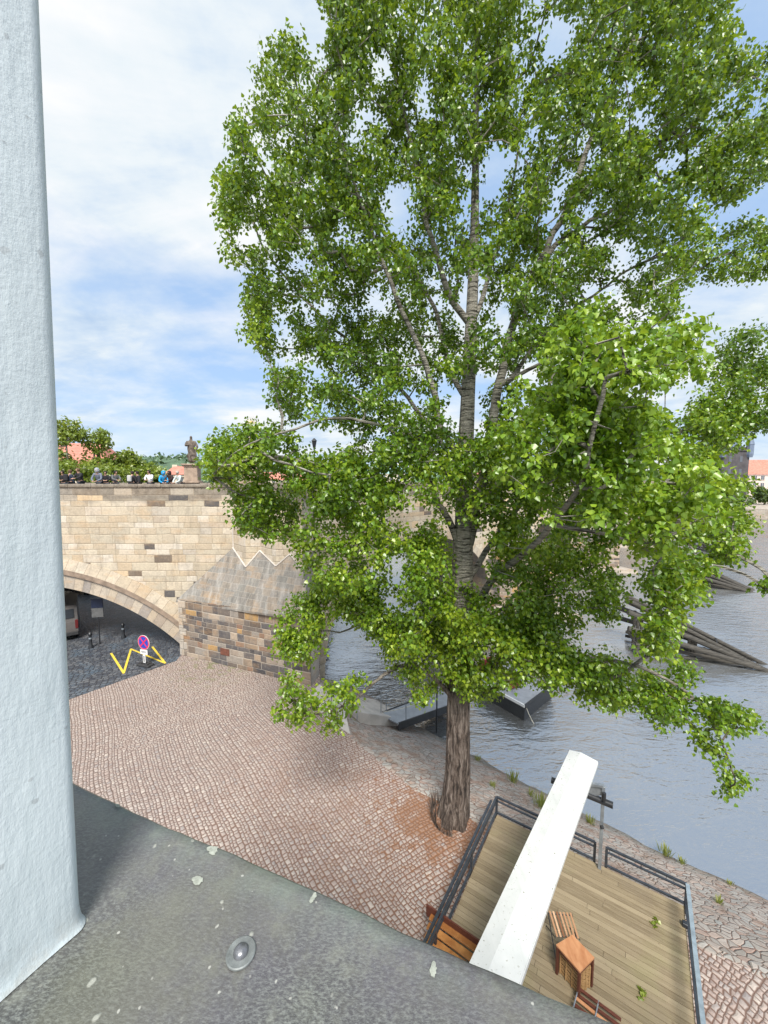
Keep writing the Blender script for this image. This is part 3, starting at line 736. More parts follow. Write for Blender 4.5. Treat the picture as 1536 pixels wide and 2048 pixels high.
# quay bollard wall right of the pier
qb = thing('quay_wall', 'low pale stone block standing at the water end of the near bridge pier', 'wall', (0, 0, 0))
mb = MB(); a = pB+Vector((.02, -.02, 0)); c1_ = G(637, 1352); mb.prism([(a.x, a.y), (c1_.x, c1_.y), (c1_.x-.3, c1_.y+2.2), (a.x-.1, a.y+2.4)], -3, [1.85, 1.55, 1.55, 1.85]); mb.build('stone_block', M['quay'], qb)

# ------------------------------------------------------------------ figures
def skin_mesh(name, V, E_, Rr, sub=1):
    me = bpy.data.meshes.new(name); me.from_pydata([tuple(v) for v in V], E_, []); o = bpy.data.objects.new(name, me); COL.objects.link(o)
    md = o.modifiers.new('s', 'SKIN')
    for i, r_ in enumerate(Rr): 
        me.skin_vertices[0].data[i].radius = (r_, r_) if not hasattr(r_, '__len__') else r_
    me.skin_vertices[0].data[0].use_root = True
    s2 = o.modifiers.new('u', 'SUBSURF'); s2.levels = sub; s2.render_levels = sub
    dg = bpy.context.evaluated_depsgraph_get(); ev = o.evaluated_get(dg); m2 = bpy.data.meshes.new_from_object(ev)
    bpy.data.objects.remove(o); m2.polygons.foreach_set('use_smooth', [True]*len(m2.polygons)); m2.name = name
    return m2
def mobj(name, me, mat, parent):
    me = me.copy() if False else me
    o = bpy.data.objects.new(name, me); COL.objects.link(o); o.parent = parent
    if not me.materials: me.materials.append(None)
    o.material_slots[0].link = 'OBJECT'; o.material_slots[0].material = mat
    return o
def person_meshes(pose):
    # pose: lean (forward), hands target
    ln = pose['lean']; hz = pose['hz']; hy = pose['hy']; ht = pose.get('turn', 0); el_ = pose.get('el', .26)
    V = []; E_ = []; Rr = []
    def add(p, r_, par=None):
        V.append(Vector(p)); Rr.append(r_)
        if par is not None: E_.append((par, len(V)-1))
        return len(V)-1
    pel = add((0, 0, .95), (.14, .11)); wa = add((0, -ln*.25, 1.10), (.13, .10), pel); ch = add((0, -ln*.7, 1.30), (.155, .11), wa); nk = add((0, -ln, 1.46), .055, ch)
    hb = add((ht*.02, -ln-.03, 1.53), .07, nk); hm = add((ht*.04, -ln-.05, 1.62), (.082, .1), hb); hp = add((ht*.04, -ln-.04, 1.71), .06, hm)
    add((ht*.1, -ln-.165, 1.605), .014, hm)
    jV = [V[pel]-Vector((0, 0, .04)), V[wa], V[ch], V[nk]-Vector((0, 0, .04))]; jR = [(.175, .14), (.16, .125), (.185, .135), .075]; jE = [(0, 1), (1, 2), (2, 3)]
    for s_ in (-1, 1):
        sh = add((s_*.17, -ln*.8, 1.39), .055, ch); eb_ = add((s_*el_, -ln*.8-(hy*.45), 1.39-(1.39-hz)*.72), .043, sh)
        wr = add((s_*pose.get('hx', .09), -ln*.8-hy, hz), .03, eb_); pm = add((s_*(pose.get('hx', .09)-.03), -ln*.8-hy-.05, hz-.005), .034, wr)
        for k, (dx, l) in enumerate(((-.03, .065), (-.01, .078), (.01, .075), (.028, .06))):
            f1 = add((V[pm].x+dx, V[pm].y-.05, V[pm].z-.006), .010, pm); add((V[pm].x+dx*1.1, V[pm].y-.05-l*.6, V[pm].z-.03), .008, f1)
        f1 = add((V[pm].x-s_*.045, V[pm].y-.01, V[pm].z-.01), .011, pm); add((V[pm].x-s_*.06, V[pm].y-.04, V[pm].z-.02), .009, f1)
        i = len(jV); jV += [V[sh]+Vector((s_*.01, 0, 0)), V[eb_], V[wr]]; jR += [.078, .062, .045]; jE += [(2, i), (i, i+1), (i+1, i+2)]
        h_ = add((s_*.1, .01, .9), .1, pel); kn = add((s_*.12, -.03, .5), .062, h_); an = add((s_*.13, .03, .09), .042, kn); add((s_*.14, -.14, .04), .036, an)
    tV = [Vector((0, 0, .97))]; tR = [.15]; tE = []
    for s_ in (-1, 1):
        i = len(tV); tV += [Vector((s_*.1, .01, .88)), Vector((s_*.12, -.03, .5)), Vector((s_*.13, .02, .12))]; tR += [.115, .082, .066]; tE += [(0, i), (i, i+1), (i+1, i+2)]
    hair = MB(); c = V[hm]
    prof = [(.098, -.06), (.112, .0), (.108, .045), (.085, .09), (.04, .118), (.005, .124)]
    hair.lathe(prof, (c.x, c.y+.028, c.z), 12); 
    hm_ = bpy.data.meshes.new('hair'); hm_.from_pydata(hair.v, [], hair.f); hm_.polygons.foreach_set('use_smooth', [True]*len(hm_.polygons))
    hood = MB(); hood.lathe([(.10, -.14), (.125, -.07), (.128, .0), (.12, .06), (.09, .11), (.04, .137), (.005, .142)], (c.x, c.y+.035, c.z), 12)
    ho_ = bpy.data.meshes.new('hood'); ho_.from_pydata(hood.v, [], hood.f); ho_.polygons.foreach_set('use_smooth', [True]*len(ho_.polygons))
    return dict(body=skin_mesh('body', V, E_, Rr), jacket=skin_mesh('jacket', jV, jE, jR), trousers=skin_mesh('trousers', tV, tE, tR), hair=hm_, hood=ho_)
poses = [person_meshes(dict(lean=.22, hz=.96, hy=.36)), person_meshes(dict(lean=.10, hz=1.12, hy=.30, hx=.08, el=.24)), person_meshes(dict(lean=.03, hz=.86, hy=.10, hx=.24, el=.27))]
cm = {}
def cloth(c):
    if c not in cm: cm[c] = plain('cloth', c, .85, var=.2, scale=14, bmp=.3, bd=.008)
    return cm[c]
BLK = (.018, .018, .022); NAVY = (.02, .03, .06); GRY = (.12, .125, .13)
PEOPLE = [  # px, head top y, pose, turn, jacket, hair, hood?, bag, label
 (126, 941, 1, 20, BLK, (.02, .015, .012), 0, 0, 'person in black leaning on the bridge parapet right beside the window jamb'),
 (138, 939, 2, 160, NAVY, (.10, .06, .03), 0, 1, 'person in a navy jacket with a dark backpack, second from the window jamb'),
 (160, 936, 1, -15, BLK, (.12, .075, .04), 0, 0, 'brown haired person in black looking down at hands, third from the window jamb'),
 (198, 936, 0, 10, (.13, .15, .20), (.30, .32, .36), 1, 0, 'person in a grey hooded patterned jacket leaning on the parapet'),
 (211, 944, 1, 30, BLK, (.02, .015, .012), 0, 0, 'shorter person in black close beside the grey hooded one'),
 (229, 941, 1, 60, GRY, (.012, .01, .01), 0, 1, 'black haired person in a grey jacket turned sideways with a bag on the back'),
 (263, 942, 2, 170, BLK, (.03, .02, .015), 0, 2, 'person in black seen from behind wearing a pale grey backpack'),
 (276, 944, 2, -35, BLK, (.015, .012, .01), 0, 0, 'person in plain black standing close right of the grey backpack'),
 (300, 940, 1, 0, (.68, .69, .71), (.012, .01, .01), 0, 0, 'dark haired person in a white jacket facing the river'),
 (326, 947, 0, 35, (.02, .30, .62), (.02, .25, .55), 1, 0, 'person in a bright blue hooded raincoat bending over the parapet'),
 (341, 943, 1, -10, (.03, .014, .014), (.010, .008, .008), 1, 0, 'person in a black hooded jacket with arms crossed beside the blue raincoat'),
 (361, 948, 0, -20, (.50, .56, .55), (.35, .33, .30), 0, 0, 'person in a pale grey green jacket, last one before the statue'),
]
for px, py, pi, turn, jc, hc, hood, bag, lab in PEOPLE:
    Y = 22.95 if abs(turn) < 90 else 22.80
    q = D(px, py, Y); sc_ = min(1.12, max(.9, (q.z-DZ)/(1.74)))
    t_ = thing('person', lab, 'person', (q.x, Y, DZ), R(turn), 'people standing along the bridge parapet'); t_.scale = (sc_,)*3
    ms = poses[pi]
    mobj('body', ms['body'], M['skin'], t_); mobj('jacket', ms['jacket'], cloth(jc), t_); mobj('trousers', ms['trousers'], cloth((.03, .035, .05)), t_)
    mobj('hood' if hood else 'hair', ms['hood'] if hood else ms['hair'], cloth(jc if hood and jc != (.13, .15, .20) else hc), t_)
    if bag:
        mb = MB(); mb.box((0, .20, 1.24), (.30, .17, .42), bevel=.05); mb.build('backpack', cloth(BLK if bag == 1 else (.42, .42, .42)), t_)

# statue of a robed figure on the far parapet
def robed(name, label, cat, loc, h, rz, mat, pw, ph, group=None, rays=False):
    t_ = thing(name, label, cat, loc, rz, group)
    mb = MB(); mb.box((0, 0, ph*.05), (pw*1.25, pw*1.25, ph*.12), bevel=.03); mb.box((0, 0, ph*.47), (pw, pw, ph*.74), bevel=.03); mb.box((0, 0, ph*.88), (pw*1.15, pw*1.15, ph*.08), bevel=.03); mb.box((0, 0, ph*.96), (pw*1.32, pw*1.32, ph*.08), bevel=.03)
    mb.build('pedestal', M['pedestal'], t_)
    k = h/2.0
    V = [(0, 0, .25), (.02, -.02, .75), (0, 0, 1.05), (-.02, -.02, 1.4), (0, -.02, 1.62), (0, -.03, 1.72), (.02, -.06, 1.84), (.02, -.05, 1.94),
         (.24, 0, 1.5), (.40, -.08, 1.22), (.34, -.22, .98), (-.26, 0, 1.5), (-.36, -.12, 1.25), (-.12, -.30, 1.30), (.02, -.14, 1.80),
         (.16, -.16, .35), (.20, -.22, .12), (-.14, -.10, .12), (-.2, .08, .4), (.36, -.24, .5)]
    E_ = [(2, 1), (1, 0), (2, 3), (3, 4), (4, 5), (5, 6), (6, 7), (3, 8), (8, 9), (9, 10), (3, 11), (11, 12), (12, 13), (6, 14), (1, 15), (15, 16), (0, 17), (1, 18), (10, 19)]
    Rr = [(.30, .24), (.26, .22), (.24, .19), (.26, .18), (.13, .12), .075, (.11, .12), .09, .12, .09, .06, .12, .09, .055, .03, .14, .10, .12, .16, .035]
    # root at the pelvis
    order = [2]+[i for i in range(len(V)) if i != 2]; mp = {o: i for i, o in enumerate(order)}
    me = skin_mesh('figure', [Vector(V[o])*k for o in order], [(mp[a], mp[b]) for a, b in E_], [tuple(x*k for x in Rr[o]) if hasattr(Rr[o], '__len__') else Rr[o]*k for o in order], 2)
    for v in me.vertices:     # drapery folds
        f = math.sin(math.atan2(v.co.y, v.co.x)*9+v.co.z*3)*.022*k*(1 if v.co.z < 1.5*k else .2); l = math.hypot(v.co.x, v.co.y)+1e-6
        v.co.x *= 1+f/l*1.; v.co.y *= 1+f/l*1.; v.co.z += ph
    me.materials.append(mat); f = bpy.data.objects.new('figure', me); COL.objects.link(f); f.parent = t_
    if rays:
        mb = MB()
        for a in range(11):
            an = math.pi*(a/10); mb.tube([(0, 0, ph+h*.97), (math.cos(an)*.42, 0, ph+h*.97+math.sin(an)*.42)], [.02, .004], 4)
        mb.build('ray_crown', M['gold'], t_)
    return t_
sb = D(385, 945, 31.0); 
t1 = D(385, 928, 31.0).z; t2 = D(385, 870, 31.0).z
robed('stone_statue', 'blackened stone statue of a robed man on a square pedestal on the far parapet', 'statue', (sb.x, 31.0, PT), t2-t1, R(10), M['statue'], 1.0, t1-PT)
g0 = D(494, 880, 21.6)
robed('stone_statue', 'pale stone statue with gilded rays on the bay above the near pier, mostly behind leaves', 'statue', (g0.x+.15, 21.95, PT), 1.55, R(-5), M['palestone'], .95, 1.9, rays=True)
robed('stone_statue', 'weathered stone statue on the bridge pier further out behind the tree', 'statue', (FR[1].x+.4, FR[1].y-.1, PT), 2.1, R(35), M['statue'], 1.1, 1.7)
# lamps on the bridge
lp = D(618, 870, 24.8)
t_ = thing('street_lamp', 'black lamp post with a glass lantern on the bridge, behind the leaves', 'street lamp', (lp.x, 24.8+1.8, DZ))
mb = MB(); H_ = lp.z-DZ; mb.lathe([(.14, 0), (.14, .25), (.07, .35), (.05, .9), (.045, H_-.75), (.08, H_-.72), (.03, H_-.65)], n=10); mb.build('post', M['black'], t_)
mb = MB(); mb.lathe([(.09, H_-.66), (.17, H_-.2)], n=6); mb.build('lantern', M['glass'], t_)
mb = MB(); mb.lathe([(.21, H_-.2), (.10, H_-.07), (.02, H_)], n=6); mb.build('lantern_cap', M['black'], t_)

# ------------------------------------------------------------------ road side things under the arch
ys = [(222.4, 1306.7), (247.4, 1346), (262, 1298), (330, 1326), (305, 1294)]
Q = [G(x_, y_, .010) for x_, y_ in ys]; mb = MB(); wln = .105
for k, (a, b) in enumerate(zip(Q, Q[1:])):
    d_ = (b-a).normalized(); nn = Vector((-d_.y, d_.x, 0))*wln/2; z_ = Vector((0, 0, .004*(k % 2)))
    a_ = a-d_*.05; b_ = b+d_*.05
    mb.face([a_-nn+z_, b_-nn+z_, b_+nn+z_, a_+nn+z_])
tag(mb.build('road_marking', M['yellow']), kind='structure')
# no stopping sign
b = G(291, 1331); top = D(291, 1270, b.y)
t_ = thing('no_stopping_sign', 'round blue and red no stopping sign on a portable foot before the arch', 'road sign', (b.x, b.y, 0), R(-18))
H_ = top.z; rr = .40
mb = MB(); mb.box((0, 0, .06), (.85, .42, .12), bevel=.03); mb.box((-.2, 0, .14), (.16, .3, .06), bevel=.01); mb.box((.2, 0, .14), (.16, .3, .06), bevel=.01); mb.build('base', M['rubber'], t_)
mb = MB(); mb.box((0, 0, (H_)/2), (.05, .04, H_-.1)); mb.build('post', M['steel'], t_)
tilt = Matrix.Rotation(R(-8), 3, 'X')
def disc(r0, r1, y, name, mat):
    mb = MB(); n_ = 36; c = Vector((0, y, H_-rr))
    P = lambda r_, k, yy=0: Vector((math.cos(2*math.pi*k/n_)*r_, yy, math.sin(2*math.pi*k/n_)*r_))+c
    for k in range(n_):
        if r0 > 0: mb.face([P(r0, k), P(r1, k), P(r1, k+1), P(r0, k+1)][::-1])
    if r0 == 0: mb.face([P(r1, k) for k in range(n_)])
    if name == 'sign_plate':
        for k in range(n_): mb.face([P(r1, k), P(r1, k+1), P(r1, k+1, .02), P(r1, k, .02)])
        mb.face([P(r1, k, .02) for k in range(n_)][::-1])
    return mb.build(name, mat, t_)
disc(0, rr, -.045, 'sign_plate', M['signwhite']); disc(0, rr*.965, -.047, 'red_border', M['signred']); disc(0, rr*.80, -.050, 'blue_field', M['signblue'])
mb = MB()
for s_ in (-1, 1):
    mb.box((0, -.0535+s_*.0012, H_-rr), (rr*1.6, .004, .075), M=Matrix.Rotation(s_*math.pi/4, 3, 'Y'))
mb.build('red_cross', M['signred'], t_)
mb = MB(); mb.box((0, -.05, H_-rr*2-.13), (.50, .03, .24), bevel=.006); pl = mb.build('supplementary_plate', M['signwhite'], t_)
mb = MB(); mb.box((0, -.0665, H_-rr*2-.10), (.36, .003, .03)); mb.box((0, -.0665, H_-rr*2-.16), (.30, .003, .02)); mb.build('dark_lines', M['black'], pl)
mb = MB(); mb.box((0, -.05, H_-rr*2-.50), (.17, .03, .44), bevel=.006); pl = mb.build('supplementary_plate', M['signwhite'], t_)
mb = MB(); mb.box((0, -.0665, H_-rr*2-.50), (.07, .003, .34)); mb.build('dark_stripe', M['infogrey'], pl)
# info board on a post
b = G(200, 1288); tp = D(200, 1197, b.y)
t_ = thing('information_board', 'dark blue and grey information board on a thin post under the arch', 'notice board', (b.x, b.y, 0), R(12))
Hb = tp.z; mb = MB(); mb.tube([(0, 0, 0), (0, 0, Hb-.1)], .035, 8); mb.build('post', M['black'], t_)
mb = MB(); mb.box((0, -.05, Hb-.28), (.62, .05, .55)); mb.build('blue_panel', M['infoblue'], t_)
mb = MB(); mb.box((0, -.05, Hb-.86), (.62, .04, .56)); mb.build('grey_panel', M['infogrey'], t_)
for k, (px, py) in enumerate(((182, 1296), (247, 1276))):
    b = G(px, py); t_ = thing('bollard', ['black iron bollard left of the information board post', 'black iron bollard in the dark right of the information board post'][k], 'bollard', b, group='bollards under the arch')
    mb = MB(); mb.lathe([(.13, 0), (.13, .12), (.09, .18), (.075, .75), (.10, .8), (.11, .88), (.06, .97), (.01, 1.0)], n=14); mb.build('shaft', M['black'], t_, smooth=True)
    mb = MB(); mb.lathe([(.085, .55), (.095, .58), (.095, .62), (.085, .65)], n=14); mb.build('band', M['steel'], t_)
# traffic island beyond the bridge
mb = MB(); c = Vector((-19.7, 32.6)); pl_ = []
for k in range(28): a = 2*math.pi*k/28; pl_.append((c.x+3.6*math.cos(a)+.3, c.y+2.2*math.sin(a)*(1 if math.sin(a) > 0 else .9)))
mb.prism(pl_, 0, .14); struct('pavement_island', mb, M['quay'])
# van
b = G(158, 1278)
t_ = thing('parked_van', 'beige grey van parked under the arch, its rear beside the window jamb', 'van', (b.x, b.y, 0), R(-52))
def carshape(prof, y0, y1, name, mat, parent):
    mb = MB(); n_ = len(prof)
    mb.add([(x_, y0, z_) for x_, z_ in prof]+[(x_, y1, z_) for x_, z_ in prof], [tuple(range(n_)), tuple(range(2*n_-1, n_-1, -1))]+[(k, k+n_, (k+1) % n_+n_, (k+1) % n_) for k in range(n_)])
    return mb.build(name, mat, parent)
carshape([(0, .35), (0, .75), (-.03, 1.15), (-.22, 2.0), (-.35, 2.12), (-3.6, 2.12), (-4.3, 1.35), (-5.1, 1.1), (-5.2, .35)], -1.9, 0, 'body', M['van'], t_)
carshape([(-.02, 1.45), (-.17, 1.95), (-.19, 1.95), (-.04, 1.45)], -1.72, -.18, 'rear_window', M['glass'], t_)
for y_ in (-1.912, -.008):
    mb = MB(); mb.prism([(-.35, y_), (-3.6, y_), (-3.6, y_+.02), (-.35, y_+.02)], 1.3, 1.95); mb.build('side_window', M['glass'], t_)
mb = MB(); mb.box((.04, -.95, .45), (.12, 1.94, .24), bevel=.03); mb.build('rear_bumper', M['rubber'], t_)
for y_ in (-.06, -1.84):
    mb = MB(); mb.box((-.02, y_, 1.0), (.12, .16, .55), bevel=.02); mb.build('tail_light', plain('tail_light_red', (.12, .015, .015), .25), t_)
for x_ in (-.95, -4.3):
    for y_ in (-.12, -1.78):
        mb = MB(); mb.tube([(x_, y_-.12, .33), (x_, y_+.12, .33)], .33, 18); wh = mb.build('wheel', M['rubber'], t_)
        mb = MB(); mb.tube([(x_, y_-.13, .33), (x_, y_+.13, .33)], .19, 12); mb.build('rim', M['steel'], wh)
b = G(168, 1199)
t_ = thing('parked_car', 'black car parked in daylight beyond the arch, behind the van', 'car', (b.x+.1, b.y+1.2, 0), R(-6))
bd = carshape([(0, .3), (0, .8), (-.7, .95), (-1.4, 1.42), (-3.0, 1.45), (-3.9, .98), (-4.4, .9), (-4.5, .3)], 0, 1.8, 'body', M['darkcar'], t_)
mb = MB(); mb.prism([(-1.35, -.01), (-2.95, -.01), (-2.95, .01), (-1.35, .01)], .98, 1.36); mb.build('side_window', M['glass'], t_)
for x_ in (-.9, -3.6):
    for y_ in (.1, 1.7):
        mb = MB(); mb.tube([(x_, y_-.11, .32), (x_, y_+.11, .32)], .32, 16); mb.build('wheel', M['rubber'], t_)

# ------------------------------------------------------------------ icebreakers
def icebreaker(tip, back, label, idx, full=True):
    d_ = (back-tip); L = d_.length; rz = math.atan2(d_.y, d_.x)
    t_ = thing('timber_icebreaker', label, 'icebreaker', (tip.x, tip.y, WZ), rz, 'timber icebreakers upstream of the bridge piers')
    tops = [(-2.1, 1.5, -1.1), (-1.5, 2.5, -.75), (-.8, 3.3, -.35), (-.1, 3.8, .0), (.6, 3.7, .35), (1.2, 3.0, .7), (1.8, 2.0, 1.1)]
    for k, (y1, z1, y0) in enumerate(tops):
        mb = MB(); r_ = rng.uniform(.15, .21); a = Vector((rng.uniform(-.2, .7), y0*1.15, -.15)); b_ = Vector((L+rng.uniform(-.3, .3), y1, z1)); mid = a.lerp(b_, .5)+Vector((0, 0, .05))
        mb.tube([a, mid, b_], [r_*.8, r_, r_*1.05], 10); mb.build('log', M['log'], t_, smooth=True)
    for y1, z1 in ((-1.5, .25), (1.5, .25), (-1.4, .6), (1.35, .75)):
        mb = MB(); mb.tube([(.9, y1*.35, .0), (L*.95, y1, z1)], .12, 8); mb.build('side_beam', M['log'], t_, smooth=True)
    for f in (.38, .66, .93):
        mb = MB(); mb.tube([(L*f, -1.5*f-.2, .05+.6*f), (L*f, 1.5*f+.2, .05+.6*f)], .1, 8); mb.build('cross_beam', M['log'], t_, smooth=True)
    for f in (.5, .9):
        for y_ in (-1, 0, 1):
            mb = MB(); mb.tube([(L*f, y_*1.1*f, -1.5), (L*f, y_*1.0*f, 3.3*f-.45)], .11, 8); mb.build('pile', M['log'], t_, smooth=True)
    for f in (.35, .6):
        mb = MB(); zt = 3.5*f+.12
        mb.tube([(L*f, -.9*f-.3, zt*.5), (L*f, -.45*f-.1, zt+.02), (L*f, .45*f+.05, zt+.1), (L*f, 1.0*f+.25, zt*.65)], .03, 6); mb.build('iron_strap', M['black'], t_)
    return t_
tips = [((1534, 1328), (1282, 1296)), ((1510, 1180), (1360, 1166)), ((1490, 1114), (1395, 1097)), ((1468, 1084), (1400, 1072)), ((1452, 1066), (1400, 1058)), ((1450, 1053), (1405, 1048))]
names = ['nearest timber icebreaker, fan of grey logs sloping into the river at the right edge', 'second icebreaker of sloping logs, below the hanging leaves at right', 'third timber icebreaker from the camera, partly behind the leaves', 'fourth timber icebreaker, small and dark on the water', 'fifth timber icebreaker, a thin dark wedge near the far bank', 'farthest timber icebreaker just before the far quay wall']
for k, ((tx, ty), (bx, by)) in enumerate(tips):
    tp = G(tx, ty, WZ); bk = G(bx, by, WZ)
    d_ = bk-tp; print('ib', d_.length); L = min(max(d_.length, 8.5), 12.5); bk = tp+d_.normalized()*L
    icebreaker(tp, bk, names[k], k)

# ------------------------------------------------------------------ boat, gangway
deckz = WZ+.75
B = [G(950, 1362, deckz), G(1050, 1417, deckz), G(1108, 1372, deckz), G(1012, 1326, deckz)]
t_ = thing('pontoon_boat', 'flat dark hulled boat with pale deck moored behind the tree trunk', 'boat', (0, 0, 0))
cenB = sum(B, Vector())/4
def shrink(P, f, z): return [Vector((cenB.x+(p.x-cenB.x)*f, cenB.y+(p.y-cenB.y)*f, z)) for p in P]
lo = shrink(B, .93, WZ-.3); hi = shrink(B, 1.0, deckz); 
mb = MB(); mb.add(lo+hi, [(0, 1, 5, 4), (1, 2, 6, 5), (2, 3, 7, 6), (3, 0, 4, 7), (3, 2, 1, 0), (4, 5, 6, 7)]); mb.build('hull', M['boatdark'], t_)
mb = MB(); mb.add(shrink(B, .96, deckz+.012)+shrink(B, .96, deckz+.06), [(0, 1, 5, 4), (1, 2, 6, 5), (2, 3, 7, 6), (3, 0, 4, 7), (4, 5, 6, 7)]); mb.build('deck', M['boatwhite'], t_)
for k in range(4):
    a, b_ = hi[k]+Vector((0, 0, .09)), hi[(k+1) % 4]+Vector((0, 0, .09)); mb = MB(); mb.bar(a.lerp(cenB+Vector((0, 0, a.z-cenB.z)), .02), b_.lerp(cenB+Vector((0, 0, b_.z-cenB.z)), .02), .09, .14); mb.build('gunwale', M['boatdark'] if k % 2 else M['signwhite'], t_)
ax = (B[0]-B[1]).normalized(); ay = (B[2]-B[1]).normalized(); rz = math.atan2(ax.y, ax.x)
c = B[1]+ax*2.6+ay*1.5
mb = MB(); mb.box((c.x, c.y, deckz+.36), (1.5, 1.3, .55), rz=rz, bevel=.08); mb.build('cabin', M['boatwhite'], t_)
for k in range(2):
    c = B[1]+ax*(1.5+k*2.1)+ay*(1.2+k*.3); mb = MB(); mb.box((c.x, c.y, deckz+.28), (.5, .9, .35), rz=rz, bevel=.05); mb.box((c.x, c.y, deckz+.55), (.12, .9, .5), rz=rz, bevel=.03); mb.build('red_seat', M['red'], t_)
t_ = thing('gangway', 'grey sloping gangway with dark sides from the stone bank to the boat', 'gangway', (0, 0, 0))
ga, gb = G(757, 1428, -.9), G(797, 1447, -.9); gc, gd = G(925, 1402, WZ+.8), G(890, 1378, WZ+.8)
mb = MB(); dz_ = Vector((0, 0, -.06)); mb.add([ga, gb, gc, gd, ga+dz_, gb+dz_, gc+dz_, gd+dz_], [(0, 1, 2, 3), (7, 6, 5, 4), (0, 4, 5, 1), (1, 5, 6, 2), (2, 6, 7, 3), (3, 7, 4, 0)]); mb.build('walkway', M['boatwhite'], t_)
for a, b_ in ((gb, gc), (ga, gd)):
    mb = MB(); mb.bar(a+Vector((0, 0, -.14)), b_+Vector((0, 0, -.14)), .06, .34); mb.build('side_girder', M['boatdark'], t_)
for a, b_ in ((gb, gc), (ga, gd)):
    for f in (.1, .75):
        p = a.lerp(b_, f); mb = MB(); mb.tube([p, p+Vector((0, 0, .95))], .018, 6); mb.build('handrail_post', M['steel'], t_)
    mb = MB(); mb.tube([a.lerp(b_, .1)+Vector((0, 0, .95)), a.lerp(b_, .75)+Vector((0, 0, .95))], .016, 6); mb.build('handrail', M['steel'], t_)
p = G(873, 1466, WZ+.2); t_ = tag(MB().build('x', M['black']), None) if False else None
mb = MB(); mb.tube([p, p+Vector((0, 0, 2.6))], .035, 8); mb.tube([p+Vector((0, 0, 2.6)), p+Vector((0, 0, 2.66))], .05, 8)
tag(mb.build('mooring_pole', M['black']), 'thin black mooring pole standing at the water edge left of the tree trunk', 'mooring pole')
def sag(a, b_, s_, n_=14): return [a.lerp(b_, k/n_)-Vector((0, 0, s_*4*(k/n_)*(1-k/n_))) for k in range(n_+1)]
for k, (a, b_, lab) in enumerate(((G(766, 1424, -.3), G(905, 1372, WZ+.9), 'slack pale mooring rope from the stair post out to the boat'), (G(1053, 1416, WZ+.7), G(1068, 1448, WZ), 'short mooring rope dropping from the bow into the water'))):
    mb = MB(); mb.tube(sag(a, b_, .25 if k == 0 else .05), .02, 5); tag(mb.build('mooring_rope', M['rope']), lab, 'rope', 'mooring ropes of the boat')

# ------------------------------------------------------------------ terrace deck and its things
TZ = .25
P0 = G(994, 1630, TZ); P1 = G(1368, 1812, TZ)
a_ = (P1-P0).normalized(); b_dir = Vector((a_.y, -a_.x, 0)); b_dir = b_dir if b_dir.y < 0 else -b_dir
Wd = (P1-P0).length; Ld = 7.0; RZ = math.atan2(a_.y, a_.x)
def dk(u, v, z=TZ): p = P0+a_*u+b_dir*v; return Vector((p.x, p.y, z))
te = thing('wooden_terrace', 'raised wooden terrace of pale brown boards beside the tree', 'terrace', (0, 0, 0))
mb = MB(); pw = .118; k = 0; v = 0.0
while v < Ld:
    r_ = rng.random(); cut = rng.uniform(.25, .75)*Wd
    for (u0, u1) in ((0, cut-.003), (cut+.003, Wd)):
        z = TZ+rng.uniform(-.002, .002); o1 = rng.uniform(-.004, .004); rr_ = min(1, max(0, r_+rng.uniform(-.25, .25)))
        c = [dk(u0, v, z), dk(u1, v, z), dk(u1, v+pw-.008, z), dk(u0, v+pw-.008, z)]; lo_ = [p-Vector((0, 0, .03)) for p in c]
        s_ = rng.uniform(0, 50)
        mb.face([c[3], c[2], c[1], c[0]], [(u0+s_, v+pw), (u1+s_, v+pw), (u1+s_, v), (u0+s_, v)], rr_)
        for i in range(4): j = (i+1) % 4; mb.face([c[i], c[j], lo_[j], lo_[i]], [(u0+s_, v)]*4, rr_)
    v += pw
mb.build('deck_boards', M['planks'], te)
mb = MB()
for (u0, v0, u1, v1) in ((.02, .03, Wd-.02, .03), (.02, .03, .02, Ld), (Wd-.02, .03, Wd-.02, Ld)): mb.bar(dk(u0, v0, TZ-.12), dk(u1, v1, TZ-.12), .05, .17)
for v in np.arange(.6, Ld, .9): mb.bar(dk(.06, v, TZ-.10), dk(Wd-.06, v, TZ-.10), .06, .12)
mb.build('frame', M['redwood'], te)
for u in (.1, Wd/2, Wd-.1):
    for v in (.1, 2.4, 4.8):
        mb = MB(); mb.box(tuple(dk(u, v, TZ-.9)), (.1, .1, 1.5), rz=RZ); mb.build('leg', M['redwood'], te)
# railing
RH = .52
rl = thing('terrace_railing', 'low dark metal railing round three sides of the wooden terrace', 'railing', (0, 0, 0))
def rpost(u, v, mat=M['rail'], h=RH, w_=.06):
    mb = MB(); mb.box(tuple(dk(u, v, TZ+h/2-.1)), (w_, w_, h+.2), rz=RZ, bevel=.004); mb.build('post', mat, rl)
def rrail(u0, v0, u1, v1, z, w_=.05, h=.04, mat=M['rail'], name='rail'):
    mb = MB(); mb.bar(dk(u0, v0, TZ+z), dk(u1, v1, TZ+z), w_, h); mb.build(name, mat, rl)
up = (G(1200, 1735, TZ)-P0).dot(a_)
vp1 = (G(931, 1733, TZ)-P0).dot(b_dir)
for u in (-.03, up-.14, up+.12, Wd+.03): rpost(u, -.04)
for v in (vp1, vp1*2.05, vp1*3.1): rpost(-.04, v)
for z, h in ((RH, .045), (RH-.12, .025), (.04, .04)):
    rrail(-.03, -.04, up-.14, -.04, z, h=h); rrail(up+.12, -.04, Wd+.03, -.04, z, h=h)
    rrail(-.04, -.04, -.04, 5.2, z, h=h)
for u in (up*.45, (up+Wd)/2):
    mb = MB(); mb.box(tuple(dk(u, -.04, TZ+RH-.06)), (.02, .02, .1), rz=RZ); mb.build('spacer', M['rail'], rl)
rrail(-.12, .2, -.12, 5.2, RH+.02, .06, .03, M['rail'])
